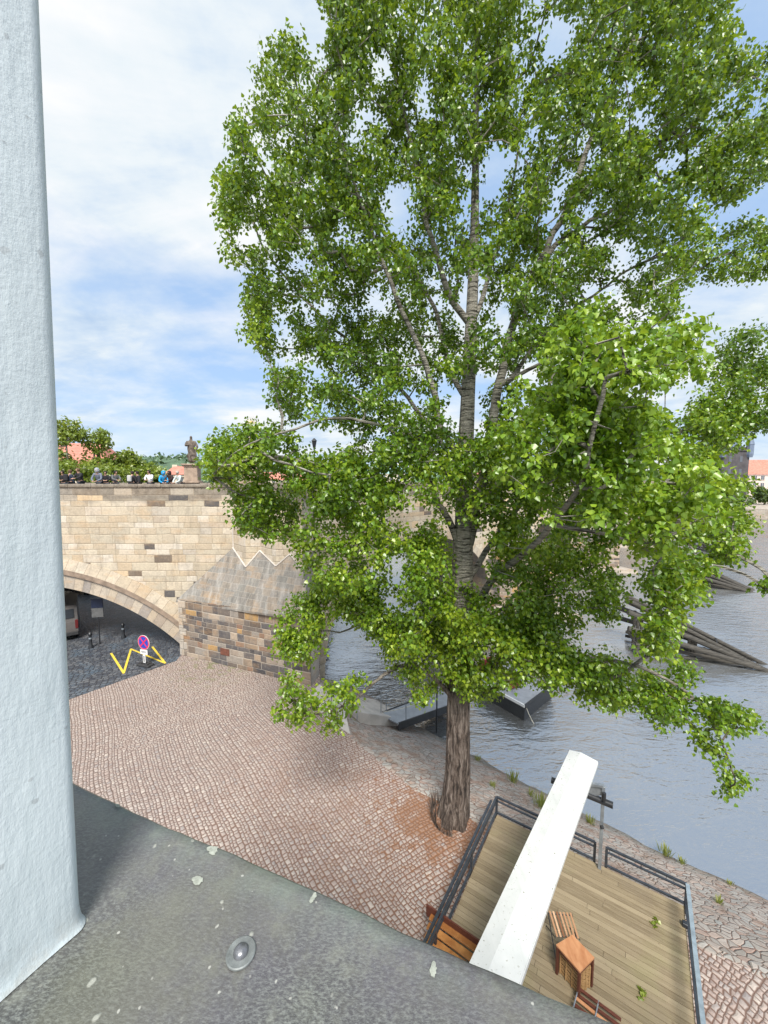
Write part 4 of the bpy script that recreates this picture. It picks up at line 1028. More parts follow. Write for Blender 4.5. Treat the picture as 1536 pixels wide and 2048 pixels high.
rrail(Wd+.04, -.04, Wd+.04, Ld, RH, .075, .05, M['railgrey'])
rrail(Wd+.04, -.04, Wd+.04, Ld, .04, .05, .04, M['rail'])
for v in (2.9, 5.8): rpost(Wd+.04, v)
for v in (.5, 2.75): 
    mb = MB(); mb.box(tuple(dk(Wd-.02, v, TZ+.05)), (.1, .1, .1), rz=RZ, bevel=.01); mb.build('bracket', M['rail'], rl)
# awning cassette on posts
AZ = 2.55
fl, fr_, nl = G(1140, 1500, AZ), G(1196, 1521, AZ), G(945, 1915, AZ)
axd = (nl-fl).normalized(); pd = Vector((axd.y, -axd.x, 0)); pd = pd if pd.x > 0 else -pd
aw = (fr_-fl).dot(pd); L = (nl-fl).length+1.3
print('awning', aw, L, 'deck', Wd, 'P0', P0, 'vp1', vp1)
at = thing('awning_cassette', 'long white awning case running over the wooden terrace, speckled with dirt', 'awning', (0, 0, 0))
def aq(s_, w_, z): p = fl+axd*s_+pd*w_; return Vector((p.x, p.y, z))
mb = MB(); prof = [(-.01, -.10), (-.01, 0), (aw*.40, .06), (aw, 0), (aw, -.03), (aw+.012, -.03), (aw+.012, -.12), (aw-.05, -.15), (.05, -.15)]
n_ = len(prof); segs = [0, .02, L]
vs = []
for s_ in (0, L): vs += [aq(s_, w_, AZ+z) for w_, z in prof]
mb.add(vs, [(k, (k+1) % n_, (k+1) % n_+n_, k+n_) for k in range(n_)]+[tuple(range(n_))[::-1], tuple(range(n_, 2*n_))]); mb.build('cover', M['white'], at)
mb = MB(); vs = []
for s_ in (.12, L): vs += [aq(s_, w_, AZ+z) for w_, z in ((.1, -.15), (aw-.03, -.15), (aw-.06, -.34), (.13, -.34))]
mb.add(vs, [(0, 1, 5, 4), (1, 2, 6, 5), (2, 3, 7, 6), (3, 0, 4, 7), (3, 2, 1, 0), (4, 5, 6, 7)]); mb.build('housing', M['white'], at)
pst = G(1199, 1737, TZ); ptop = D(1204, 1572, pst.y)
hp = ptop.z
mb = MB(); mb.box((pst.x, pst.y, (TZ+hp)/2), (.075, .075, hp-TZ), rz=RZ, bevel=.005); mb.build('post', M['steel'], at)
inner = aq(.75, aw-.1, hp-.05)
mb = MB(); mb.bar(Vector((pst.x, pst.y, hp)), Vector((inner.x, inner.y, AZ-.2)), .08, .06); mb.build('arm', M['steel'], at)
mb = MB(); e_ = Vector((pst.x, pst.y, hp-.4)); mb.add([(pst.x, pst.y, hp), (inner.x, inner.y, AZ-.2), (inner.x, inner.y, hp-.45), (pst.x, pst.y, hp-.25)], [(0, 1, 2, 3)]); mb.add([(pst.x, pst.y+.01, hp), (inner.x, inner.y+.01, AZ-.2), (inner.x, inner.y+.01, hp-.45), (pst.x, pst.y+.01, hp-.25)], [(3, 2, 1, 0)]); mb.build('bracket_plate', M['steel'], at)
mb = MB(); mb.tube([(pst.x-.02, pst.y-.07, hp-.12), (pst.x-.02, pst.y-.07, hp-.32)], .045, 8); mb.tube([(pst.x-.02, pst.y-.1, hp-1.0), (pst.x-.08, pst.y-.1, hp-1.0)], .04, 8); mb.build('clamp', M['black'], at)
ha, hb_ = G(1103, 1560, 2.05), G(1226, 1611, 2.05)
mb = MB(); mb.tube([ha, hb_], .078, 12); tag(mb.build('heater_bar', M['black'], smooth=True), 'black tubular heater bar crossing under the white awning case', 'patio heater')
# stack of orange boards / bench by the left railing
cb = G(905, 1858, TZ)
vb = (cb-P0).dot(b_dir); 
bn = thing('folded_beer_table', 'orange brown boards of a folded table lying by the left railing', 'folding table', (0, 0, 0))
u_e = (G(975, 1893, TZ+.4)-P0).dot(a_)+.25
zz_ = TZ+.42
qq = G(853, 1808, zz_+.03)-P0; vb0 = qq.dot(b_dir); ub0 = qq.dot(a_); print('fold', ub0, vb0)
for k in range(5):
    mb = MB(); v0 = vb0+.06+k*.15; z = zz_-.12-.05*k+(0 if k < 3 else .06)
    mb.bar(dk(ub0+.12+.02*k+(0.05 if k == 3 else 0), v0, z), dk(ub0+1.6-.02*k, v0, z-.02*k), .14, .04, bevel=.006, rnd=[.2, .45, .5, .95, .8][k]); mb.build('board', M['orange'], bn)
mb = MB(); mb.bar(dk(ub0, vb0, zz_-.10), dk(ub0+1.65, vb0, zz_-.10), .03, .26); mb.build('edge_board', M['redwood'], bn)
for u in (.15, 1.35):
    mb = MB(); mb.bar(dk(u, vb0+.02, TZ+.1), dk(u, vb0+.75, TZ+.1), .05, .18); mb.build('support', M['black'], bn)
mb = MB(); mb.tube([dk(.95, vb0-.05, TZ+.30), dk(1.1, vb0-.09, TZ+.36), dk(1.25, vb0-.05, TZ+.27)], .02, 6); mb.build('hinge', M['black'], bn)
# slatted folding chair
SZ = TZ+.44
q0, q1, q2, q3 = G(1096, 1822, SZ), G(1144, 1826, SZ), G(1160, 1877, SZ), G(1111, 1873, SZ)
ch = thing('folding_chair', 'small folding chair with pale wooden slats and thin black legs', 'chair', (0, 0, 0))
for k in range(7):
    f = (k+.5)/7; a = q0.lerp(q1, f); b = q3.lerp(q2, f); mb = MB(); mb.bar(a, b, .040, .02, rnd=rng.random() if k != 2 else 0.0, bevel=.004)
    mb.build('slat', M['tan'] if k != 2 else mat_wood('brown_slat', (.22, .10, .05), (.36, .18, .10)), ch)
cc = (q0+q1+q2+q3)/4
for (a, b) in ((q0, q1), (q3, q2)):
    mb = MB(); z_ = Vector((0, 0, -.025)); ex = (b-a).normalized()*.02; mb.tube([a.lerp(cc, .12)+z_-ex, b.lerp(cc, .12)+z_+ex], .011, 6); mb.build('rail', M['black'], ch)
for (a, b) in ((q0, q3), (q3, q0), (q1, q2), (q2, q1)):
    mb = MB(); foot = Vector((b.x, b.y, TZ+.01)); foot += (b-a).normalized()*.06; mb.tube([a+Vector((0, 0, -.03)), foot], .011, 6); mb.build('leg', M['black'], ch)
# small table with crates underneath
ZT = TZ+.62
r0, r1, r2, r3 = G(1112, 1889, ZT), G(1145, 1869, ZT), G(1189, 1915, ZT), G(1160, 1944, ZT)
tb = thing('side_table', 'small side table with a reddish wooden top and dark red legs', 'table', (0, 0, 0))
mb = MB(); dz_ = Vector((0, 0, -.03)); mb.add([r0, r3, r2, r1, r0+dz_, r3+dz_, r2+dz_, r1+dz_], [(0, 1, 2, 3), (7, 6, 5, 4), (0, 4, 5, 1), (1, 5, 6, 2), (2, 6, 7, 3), (3, 7, 4, 0)]); mb.build('tabletop', M['tabletop'], tb)
rc_ = (r0+r1+r2+r3)/4
for p in (r0, r1, r2, r3):
    q = p.lerp(rc_, .1); mb = MB(); mb.box((q.x, q.y, (TZ+ZT-.03)/2), (.05, .05, ZT-.03-TZ), rz=math.atan2((r3-r0).y, (r3-r0).x), bevel=.005); mb.build('leg', M['redwood'], tb)
for p, q in ((r0, r3), (r3, r2), (r2, r1), (r1, r0)):
    mb = MB(); p_ = p.lerp(rc_, .12); q_ = q.lerp(rc_, .12); mb.bar(p_+Vector((0, 0, -.07)), q_+Vector((0, 0, -.07)), .02, .07); mb.build('apron_board', M['redwood'], tb)
ua = (r3-r0).normalized(); ub = (r1-r0).normalized(); la, lb = (r3-r0).length*.74, (r1-r0).length*.62
for lev in range(2):
    t_ = thing('slatted_crate', ['lower slatted wooden crate standing on the terrace under the side table', 'upper slatted wooden crate under the top of the side table'][lev], 'crate', (0, 0, 0))
    z0 = TZ+.01+lev*.235; bc = Vector((rc_.x, rc_.y, 0))
    for s_, (d1, l1, d2, l2) in enumerate(((ua, la, ub, lb), (ub, lb, ua, la))):
        for sg in (-1, 1):
            mb = MB()
            for row in range(3):
                p = bc+d2*sg*l2/2+Vector((0, 0, z0+.035+row*.075)); mb.bar(p-d1*l1/2, p+d1*l1/2, .014, .045)
            nn_ = max(3, int(l1/.11))
            for c_ in range(nn_+1):
                p = bc+d2*sg*(l2/2+.012)+d1*(-l1/2+l1*c_/nn_); mb.bar(p+Vector((0, 0, z0)), p+Vector((0, 0, z0+.215)), .03, .012)
            mb.build('side', M['crate'], t_)
    mb = MB(); p = bc+Vector((0, 0, z0+.012)); mb.box(tuple(p), (la, lb, .015), rz=math.atan2(ua.y, ua.x)); mb.build('bottom', M['crate'], t_)
# folded dark red chair lying near the sill
f0, f1 = G(1150, 1995, TZ+.1), G(1200, 2035, TZ+.1); fd = (f1-f0).normalized(); fn = Vector((-fd.y, fd.x, 0))
fc = thing('folded_chair', 'dark red folded chair lying on the terrace in front of the side table', 'folded chair', (0, 0, 0))
for k in range(4):
    mb = MB(); o = fn*(.09*(k-1.2)); mb.bar(f0+o+Vector((0, 0, .03*(k % 2))), f1+o+fd*.3+Vector((0, 0, .02*k)), .05, .03, bevel=.004); mb.build('slat', M['redwood'] if k != 1 else M['tabletop'], fc)
for s_ in (.05, .85):
    mb = MB(); p = f0.lerp(f1, s_)+Vector((0, 0, .05)); mb.tube([p-fn*.2, p+fn*.2], .012, 6); mb.build('crossbar', M['steel'], fc)

# ------------------------------------------------------------------ leaves
def leaf_mesh(name, C, Rn, size, mat, parent, seed, N, tint=None, droop=.35, flat=False):
    """C: (k,3) cluster centres, Rn: (k,) radii, N leaves per cluster"""
    r = np.random.default_rng(seed); k = len(C)
    cnt = N if hasattr(N, '__len__') else np.full(k, N)
    idx = np.repeat(np.arange(k), cnt); n_ = len(idx)
    d = r.normal(size=(n_, 3)); d /= np.linalg.norm(d, axis=1)[:, None]
    rad = r.random(n_)**.8
    P = C[idx]+d*rad[:, None]*Rn[idx][:, None]*np.array([1, 1, .85])
    axis = r.normal(size=(n_, 3)); axis[:, 2] -= .9+droop; axis += d*.8; axis /= np.linalg.norm(axis, axis=1)[:, None]
    nrm = r.normal(size=(n_, 3))+d*.7; nrm[:, 2] += .8
    nrm -= axis*(nrm*axis).sum(1)[:, None]; nrm /= np.linalg.norm(nrm, axis=1)[:, None]
    side = np.cross(axis, nrm)
    s_ = (size if np.isscalar(size) else size[idx])*r.uniform(.7, 1.25, n_)
    s_ = s_[:, None]
    curl = nrm*s_*r.uniform(-.16, .04, n_)[:, None]
    fold = nrm*s_*r.uniform(.04, .16, n_)[:, None]
    base = P; tip = P+axis*s_+curl; m1 = P+axis*s_*.20; m2 = P+axis*s_*.58+curl*.4
    L1 = m1+side*s_*.46+fold; R1 = m1-side*s_*.46+fold; L2 = m2+side*s_*.30+fold*.8; R2 = m2-side*s_*.30+fold*.8
    V = np.stack([base, L1, L2, tip, R2, R1], 1).reshape(-1, 3).astype(np.float32)
    me = bpy.data.meshes.new(name)
    me.vertices.add(n_*6); me.vertices.foreach_set('co', V.ravel())
    b = (np.arange(n_)*6)[:, None]
    F = np.concatenate([b+np.array([0, 1, 2, 3]), b+np.array([0, 3, 4, 5])], 1).reshape(-1).astype(np.int32)
    me.loops.add(len(F)); me.loops.foreach_set('vertex_index', F)
    me.polygons.add(n_*2); me.polygons.foreach_set('loop_start', np.arange(0, n_*8, 4, dtype=np.int32)); me.polygons.foreach_set('loop_total', np.full(n_*2, 4, dtype=np.int32))
    me.update(); me.validate()
    cl = r.random(k)
    v = r.random(n_)*.75+cl[idx]*.35-.05
    if tint is not None: v = v+tint[idx]
    at_ = me.attributes.new('rnd', 'FLOAT', 'FACE'); at_.data.foreach_set('value', np.repeat(v, 2).astype(np.float32))
    me.materials.append(mat); o = bpy.data.objects.new(name, me); COL.objects.link(o); o.parent = parent
    return o
def grow(nodes0, par0, rad0, A, seed, step=.35, tw=.0065, maxr=.09):
    """connect the attractors A (sorted outward) to a branch skeleton; returns nodes, parents, radii"""
    nodes = [np.array(p, float) for p in nodes0]; par = list(par0); r = np.random.default_rng(seed)
    base = np.array(nodes); order = np.argsort([np.min(np.linalg.norm(base-a, axis=1)) for a in A])
    arr = np.zeros((len(nodes)+len(A)*14, 3)); arr[:len(nodes)] = base; cnt = len(nodes)
    tips_ = []
    for oi in order:
        a = A[oi]; dv = arr[:cnt]-a; dist = np.linalg.norm(dv, axis=1)
        cost = dist+np.maximum(0, dv[:, 2])*.6     # prefer to grow upward
        j = int(np.argmin(cost)); st = arr[j].copy(); D_ = a-st; L_ = np.linalg.norm(D_); k = max(1, int(L_/step)); k = min(k, 13)
        prev = j; bend = r.normal(size=3)*.08*L_; bend[2] -= .06*L_
        for q in range(1, k+1):
            f = q/k; p = st+D_*f+bend*math.sin(math.pi*f); arr[cnt] = p; par.append(prev); prev = cnt; cnt += 1
        tips_.append(prev)
    w_ = np.zeros(cnt)
    for tp_ in tips_: w_[tp_] += 1
    for i in range(cnt-1, -1, -1):
        if par[i] >= 0: w_[par[i]] += w_[i]
    rad = np.minimum(tw*np.maximum(w_, 1)**.5, maxr); rad[:len(rad0)] = np.maximum(rad0, 0) if rad0 is not None else rad[:len(rad0)]
    return arr[:cnt], par, rad, len(nodes0)
def branches_mesh(arr, par, rad, n0, mb, rmin=.0):
    ch = {}
    for i, p in enumerate(par): ch.setdefault(p, []).append(i)
    # chains outside the initial skeleton
    start = [i for i in range(n0, len(arr)) if par[i] < n0 or len([c for c in ch.get(par[i], []) if c >= n0]) > 1]
    for s_ in start:
        pts = [arr[par[s_]], arr[s_]]; rr_ = [min(rad[s_]*1.15, rad[par[s_]]), rad[s_]]; c = s_
        while True:
            nx = [q for q in ch.get(c, []) if q >= n0]
            if len(nx) != 1: break
            c = nx[0]; pts.append(arr[c]); rr_.append(rad[c])
        if rr_[0] < rmin: continue
        if len(nx) == 0: rr_[-1] *= .5
        mb.tube(pts, rr_, 6 if rr_[0] > .03 else 4, cap=False)

# the big poplar: trunk and main limbs
def chain(pts, r0, r1, seg=.4):
    out = []
    for i in range(len(pts)-1):
        a, b = pts[i], pts[i+1]; k = max(1, int((b-a).length/seg))
        for j in range(k): out.append(a.lerp(b, j/k))
    out.append(pts[-1]); m_ = len(out)
    return out, [r0+(r1-r0)*(j/(m_-1)) for j in range(m_)]
TY = TREE.y
tk = [Vector((TREE.x, TREE.y, 0)), D(915, 1560, TY), D(917, 1400, TY), D(925, 1250, TY), D(926, 1150, TY), D(930, 950, TY), D(940, 700, TY+.05), D(948, 500, TY+.1), D(952, 250, TY+.2), D(956, -50, TY+.3), D(958, -350, TY+.4)]
def smooth_chain(pts, n_=None):
    out = []
    P = [pts[0]]+pts+[pts[-1]]
    for i in range(1, len(P)-2):
        p0, p1, p2, p3 = P[i-1], P[i], P[i+1], P[i+2]; k = max(2, int((p2-p1).length/.3))
        for j in range(k):
            t_ = j/k; out.append(.5*((2*p1)+(p2-p0)*t_+(2*p0-5*p1+4*p2-p3)*t_*t_+(3*p1-p0-3*p2+p3)*t_**3))
    out.append(pts[-1]); return out
trunkP = smooth_chain(tk)
def trad(z):
    base = .375+.085*math.exp(-max(z, 0)/.5)
    if z < 4: return base*(1-.05*z) if z > 0 else base
    return max(.03, .32*(1-(z-4)/19.5))
nodes = []; par = []; rads = []
for i, p in enumerate(trunkP): nodes.append(p); par.append(i-1); rads.append(trad(p.z))
limbs = [   # list of ((px,py,Y)...), r0, r1
 ([(927, 1110, 10.6), (905, 1062, 10.6), (880, 1010, 10.4), (850, 930, 10.0), (840, 860, 9.6)], .13, .03),
 ([(935, 1100, 10.6), (962, 960, 10.5), (985, 860, 10.4), (1002, 740, 10.5), (1035, 620, 10.6), (1080, 520, 10.8), (1140, 400, 11), (1200, 230, 11.3), (1275, 50, 11.6), (1300, -100, 11.8)], .17, .03),
 ([(1080, 520, 10.8), (1130, 475, 10.9), (1200, 430, 11.1), (1300, 380, 11.6), (1400, 330, 12)], .08, .02),
 ([(1002, 762, 10.5), (1060, 735, 10.2), (1130, 710, 9.8), (1230, 680, 9.3)], .07, .02),
 ([(1010, 770, 10.5), (1100, 660, 11.2), (1230, 560, 12), (1360, 480, 12.6)], .07, .02),
 ([(942, 650, 10.65), (895, 580, 10.6), (862, 470, 10.6), (845, 380, 10.7), (800, 200, 10.9), (770, 30, 11)], .10, .02),
 ([(944, 640, 10.65), (975, 560, 10.9), (1010, 430, 11.2), (1040, 250, 11.5)], .08, .02),
 ([(930, 925, 10.6), (890, 870, 10.5), (870, 800, 10.3), (840, 700, 10.0), (780, 560, 9.8), (720, 400, 9.9), (660, 200, 10.2)], .11, .02),
 ([(932, 800, 10.6), (900, 740, 10.7), (880, 650, 11), (840, 560, 11.3), (700, 380, 11.8), (600, 200, 12)], .08, .02),
 ([(928, 1000, 10.6), (860, 900, 10.2), (800, 865, 9.9), (700, 838, 9.6), (640, 838, 9.4), (590, 862, 9.2), (500, 890, 9.0), (430, 950, 8.8)], .075, .015),
 ([(926, 1240, 10.6), (965, 1190, 10.3), (1010, 1130, 9.6), (1060, 1095, 8.8), (1100, 1048, 7.8), (1140, 1000, 6.9), (1180, 900, 6.2), (1210, 760, 5.9)], .13, .03),
 ([(1100, 1048, 7.8), (1150, 1056, 7.4), (1210, 1072, 6.9), (1300, 1090, 6.6), (1380, 1050, 6.4)], .06, .015),
 ([(927, 1180, 10.6), (990, 1080, 10.9), (1080, 960, 11.4), (1200, 860, 12), (1330, 860, 12.6), (1400, 880, 12.8), (1480, 830, 13)], .10, .02),
 ([(918, 1400, 10.6), (950, 1360, 10.4), (1000, 1318, 10.2), (1070, 1306, 10), (1180, 1316, 9.6), (1300, 1340, 9.2), (1390, 1400, 8.9), (1450, 1480, 8.7), (1470, 1560, 8.6)], .11, .015),
 ([(917, 1405, 10.6), (880, 1372, 10.4), (830, 1330, 10.2), (770, 1350, 10), (700, 1400, 9.7), (640, 1430, 9.5), (570, 1420, 9.3)], .085, .012),
 ([(922, 1300, 10.6), (860, 1270, 10.7), (800, 1238, 10.8), (740, 1245, 10.8), (680, 1262, 10.8), (640, 1265, 10.8), (600, 1300, 10.8)], .07, .012),
 ([(925, 1200, 10.6), (850, 1130, 10.9), (760, 1050, 11.3), (640, 980, 11.5), (540, 940, 11.6)], .08, .015),
 ([(1480, 830, 13), (1600, 870, 12.3), (1660, 980, 11), (1620, 1100, 9.6), (1550, 1165, 8.8)], .02, .008),
 ([(928, 1050, 10.6), (1000, 960, 9.9), (1080, 800, 9.3), (1180, 640, 9)], .07, .02),
 ([(924, 1290, 10.6), (980, 1230, 10.9), (1080, 1190, 11.3), (1180, 1180, 11.6), (1250, 1210, 11.8)], .06, .015),
 ([(930, 960, 10.6), (800, 780, 11.4), (650, 640, 12.2), (530, 500, 12.6), (470, 350, 12.8)], .08, .02),
]
LIM = []
for pts, r0, r1 in limbs:
    P = smooth_chain([D(*p) for p in pts]); 
    j = min(range(len(nodes)), key=lambda i: (nodes[i]-P[0]).length)
    P[0] = nodes[j]; prev = j; rr_ = [r0+(r1-r0)*(k/(len(P)-1))**.7 for k in range(len(P))]
    for k in range(1, len(P)):
        jig = Vector((noise.noise(P[k]*1.3), noise.noise(P[k]*1.3+Vector((5, 0, 0))), noise.noise(P[k]*1.3+Vector((0, 7, 0)))))*.10
        q = P[k]+jig; nodes.append(q); par.append(prev); rads.append(rr_[k]); prev = len(nodes)-1; P[k] = q
    LIM.append((P, rr_))
# crown regions: polygon in the picture plane of the tree, depth range, number of clusters
def inpoly(x, y, P):
    c = False; j = len(P)-1
    for i in range(len(P)):
        if (P[i][1] > y) != (P[j][1] > y) and x < (P[j][0]-P[i][0])*(y-P[i][1])/(P[j][1]-P[i][1])+P[i][0]: c = not c
        j = i
    return c
REG = [  # last value tints the leaves, lightened low in the crown to fill shadows
 # main upper crown
 ([(640, -60), (665, 60), (655, 130), (625, 150), (600, 85), (565, 75), (525, 115), (500, 200), (470, 260), (460, 330), (500, 400), (500, 470), (510, 560), (520, 640), (535, 720), (550, 800), (600, 850), (700, 900), (900, 940), (1050, 900), (1150, 760), (1250, 640), (1330, 640), (1400, 560), (1420, 470), (1400, 400), (1440, 350), (1500, 270), (1500, 180), (1470, 100), (1460, -60)], 8.8, 12.9, 2500, .235, -.12),
 ([(600, -700), (500, -420), (520, -60), (1560, -60), (1500, -400), (1300, -700), (1000, -850)], 9, 13.5, 170, .5, -.15),
 # left fringe
 ([(470, 330), (435, 350), (445, 440), (455, 520), (500, 560), (510, 420)], 9.5, 11.5, 34, .24, 0.),
 ([(500, 560), (500, 650), (530, 720), (545, 640)], 9.5, 11.5, 26, .26, 0.),
 # mid-left lobe
 ([(430, 880), (410, 940), (480, 1000), (475, 1060), (540, 1070), (580, 1100), (640, 1180), (760, 1280), (900, 1300), (930, 900), (700, 890), (560, 860), (500, 850)], 8.6, 11.8, 640, .26, .08),
 ([(560, 1240), (565, 1300), (620, 1320), (660, 1250), (700, 1230), (760, 1240), (760, 1180), (620, 1170)], 9.8, 11.3, 64, .28, .15),
 # lower-left
 ([(575, 1330), (545, 1430), (585, 1455), (640, 1440), (660, 1480), (690, 1430), (740, 1385), (735, 1330), (690, 1350), (620, 1390)], 9.0, 10.2, 54, .20, .18),
 ([(760, 1250), (740, 1300), (800, 1340), (840, 1400), (900, 1370), (960, 1400), (1040, 1360), (1110, 1370), (1100, 1240), (900, 1220)], 8.9, 11.2, 250, .24, .22),
 # right centre
 ([(930, 900), (940, 1240), (1000, 1260), (1100, 1270), (1180, 1240), (1230, 1140), (1300, 1120), (1380, 1120), (1420, 1000), (1300, 800), (1100, 800)], 8.8, 11.9, 560, .27, .10),
 # lower right boughs
 ([(1000, 1270), (1060, 1370), (1180, 1390), (1250, 1430), (1310, 1450), (1370, 1400), (1390, 1340), (1290, 1300), (1180, 1280)], 8.6, 10.2, 130, .28, .08),
 ([(1300, 1370), (1320, 1460), (1400, 1480), (1430, 1560), (1460, 1590), (1495, 1560), (1450, 1500), (1500, 1470), (1530, 1440), (1500, 1420), (1390, 1390)], 8.4, 9.4, 62, .20, 0.),
 ([(1180, 1150), (1190, 1240), (1235, 1235), (1255, 1190), (1230, 1140)], 9.5, 11, 26, .24, -.05),
 # hanging curtain over the icebreaker
 ([(1290, 1120), (1310, 1200), (1280, 1300), (1320, 1320), (1350, 1240), (1400, 1180), (1420, 1110)], 7.6, 9.2, 80, .26, .15),
 ([(1390, 880), (1420, 1120), (1470, 1120), (1500, 1030), (1505, 960), (1450, 940)], 9.5, 11.5, 54, .28, .12),
 # right fringe
 ([(1330, 700), (1290, 900), (1420, 930), (1470, 880), (1500, 830), (1420, 720)], 10, 12.5, 80, .32, .05),
 ([(1430, 700), (1470, 780), (1460, 850), (1600, 900), (1640, 640), (1510, 640)], 10.5, 13, 74, .30, -.2),
 ([(1400, 500), (1420, 560), (1600, 540), (1600, 480), (1500, 440)], 10.5, 12.5, 40, .26, -.15),
 ([(1400, 330), (1440, 400), (1530, 360), (1600, 250), (1600, 60), (1500, 120)], 10.5, 13, 70, .30, -.2),
 ([(1520, 1160), (1520, 1190), (1560, 1200), (1560, 1150)], 8.5, 9, 5, .18, 0.),
]
HOLES = [(800, 410, 38, 50), (990, 330, 30, 70), (1108, 440, 26, 55), (760, 130, 22, 36), (850, 180, 16, 50), (500, 470, 38, 24), (590, 520, 26, 24), (1390, 640, 26, 40), (1400, 690, 30, 30), (940, 420, 16, 60), (790, 1130, 20, 26),
         (650, 880, 60, 24), (700, 1300, 62, 50), (1215, 1280, 70, 30), (640, 740, 24, 18), (900, 800, 14, 50), (955, 840, 16, 40), (1010, 640, 20, 50), (935, 600, 18, 40), (928, 800, 18, 60), (925, 1110, 24, 50),
         (1250, 520, 20, 30), (690, 470, 24, 24), (1180, 300, 18, 40), (1290, 240, 24, 30), (560, 650, 22, 30), (790, 1030, 18, 14), (970, 1080, 18, 34), (1235, 1110, 20, 20), (880, 560, 16, 60), (560, 900, 14, 14), (1330, 330, 26, 22), (1180, 450, 14, 50), (1050, 330, 12, 40)]
r_ = random.Random(11); Cc = []; Cr = []; Ct = []
for P, y0, y1, cnt, cr, ti in REG:
    xs = [p[0] for p in P]; ysv = [p[1] for p in P]; k = 0; tries = 0
    while k < cnt and tries < cnt*40:
        tries += 1
        x = r_.uniform(min(xs), max(xs)); y = r_.uniform(min(ysv), max(ysv))
        if not inpoly(x, y, P): continue
        if any(((x-hx)/rx)**2+((y-hy)/ry)**2 < 1.25 for hx, hy, rx, ry in HOLES): continue
        mid = (y0+y1)/2; Y = mid+(y1-y0)/2*max(-1, min(1, r_.gauss(0, .55)))
        p = D(x, y, Y)
        if noise.noise(p*.62)+.5*noise.noise(p*1.7) < -.14 and cnt > 60: continue
        Cc.append(p); Cr.append(cr*r_.uniform(.65, 1.3)); Ct.append(ti); k += 1
C = np.array([tuple(p) for p in Cc]); Cr = np.array(Cr); Ct = np.array(Ct)
# near, young and large leaved bough that comes towards the camera
NP = [(1015, 830), (1030, 795), (1075, 790), (1110, 740), (1100, 660), (1135, 640), (1180, 585), (1200, 640), (1250, 680), (1330, 650), (1405, 665), (1390, 740), (1320, 760), (1310, 830), (1370, 880), (1420, 930), (1450, 1000), (1420, 1060), (1350, 1050), (1330, 1120), (1290, 1130), (1270, 1060), (1200, 1080), (1150, 1030), (1080, 1020), (1060, 940), (1010, 960)]
Nc = []
while len(Nc) < 370:
    x = r_.uniform(1000, 1450); y = r_.uniform(590, 1120)
    p = D(x, y, r_.triangular(5.3, 8.0, 6.6))
    if inpoly(x+r_.gauss(0, 14), y+r_.gauss(0, 14), NP) and noise.noise(p*1.15)+.4*noise.noise(p*3) > -.12: Nc.append(p)
NC = np.array([tuple(p) for p in Nc])
tree = thing('poplar_tree', 'tall old poplar with a thick furrowed trunk growing from the cobbles beside the terrace', 'tree', tuple(TREE))
inv = -TREE
n0 = len(nodes)
arr, par2, rad2, _ = grow([tuple(p) for p in nodes], par, np.array(rads), np.concatenate([C, NC]), 3, tw=.0062, maxr=.06)
mb = MB()
# trunk with flare and furrows
ring_n = 72; base = len(mb.v)
for i, p in enumerate(trunkP):
    rr0 = trad(p.z)
    for k in range(ring_n):
        a = 2*math.pi*k/ring_n
        fl_ = 1+(.13*math.exp(-max(p.z, 0)/.45)*math.sin(a*5+.7)) + .03*math.sin(a*9+p.z*.6)+ .04*noise.noise(Vector((math.cos(a)*3, math.sin(a)*3, p.z*.8))) + (.03*math.sin(a*19+p.z*1.3+2*noise.noise(Vector((a, p.z*1.2, 1))))+.03*noise.noise(Vector((math.cos(a)*9, math.sin(a)*9, p.z*1.5))))*(1 if p.z < 5 else .3)
        mb.v.append((p.x+math.cos(a)*rr0*fl_, p.y+math.sin(a)*rr0*fl_, p.z-(.15 if i == 0 else 0)))
for i in range(len(trunkP)-1):
    for k in range(ring_n):
        a = base+i*ring_n+k; b = base+i*ring_n+(k+1) % ring_n; mb.f.append([a, b, b+ring_n, a+ring_n]); mb.uv.append(None); mb.r.append(.5)
mb.v = [tuple(Vector(v)+inv) for v in mb.v]
tkobj = mb.build('trunk', M['bark'], tree, smooth=True, angle=80)
lb_ = MB()
for P, rr_ in LIM: lb_.tube([p+inv for p in P], [r*(1.25 if k == 0 else 1) for k, r in enumerate(rr_)], 9, cap=False)
lb_.build('limbs', M['bark'], tree, smooth=True, angle=80)
tw = MB(); branches_mesh(arr-np.array(TREE), par2, rad2, n0, tw); tw.build('twigs', M['bark'], tree, smooth=True, angle=80)
nl_ = np.clip((Cr/.34)**2*112, 26, 250).astype(int)
leaf_mesh('crown', C-np.array(TREE), Cr*1.38, .094, M['leaf'], tree, 5, nl_, Ct)
leaf_mesh('near_bough_leaves', NC-np.array(TREE), np.random.default_rng(3).uniform(.16, .34, len(NC)), .092, M['leafnear'], tree, 6, 44)
# extra short suckers at trunk foot (fibrous root mat)
mb = MB()
for k in range(60):
    a = R(rng.uniform(120, 260)); q = Vector((math.cos(a)*.62, math.sin(a)*.62, 0)); mb.tube([q+Vector((0, 0, .0)), q*rng.uniform(1.0, 1.12)+Vector((rng.uniform(-.1, .1), rng.uniform(-.1, .1), rng.uniform(.2, .75)))], [.012, .003], 4)
mb.build('root_suckers', M['bark'], tree)

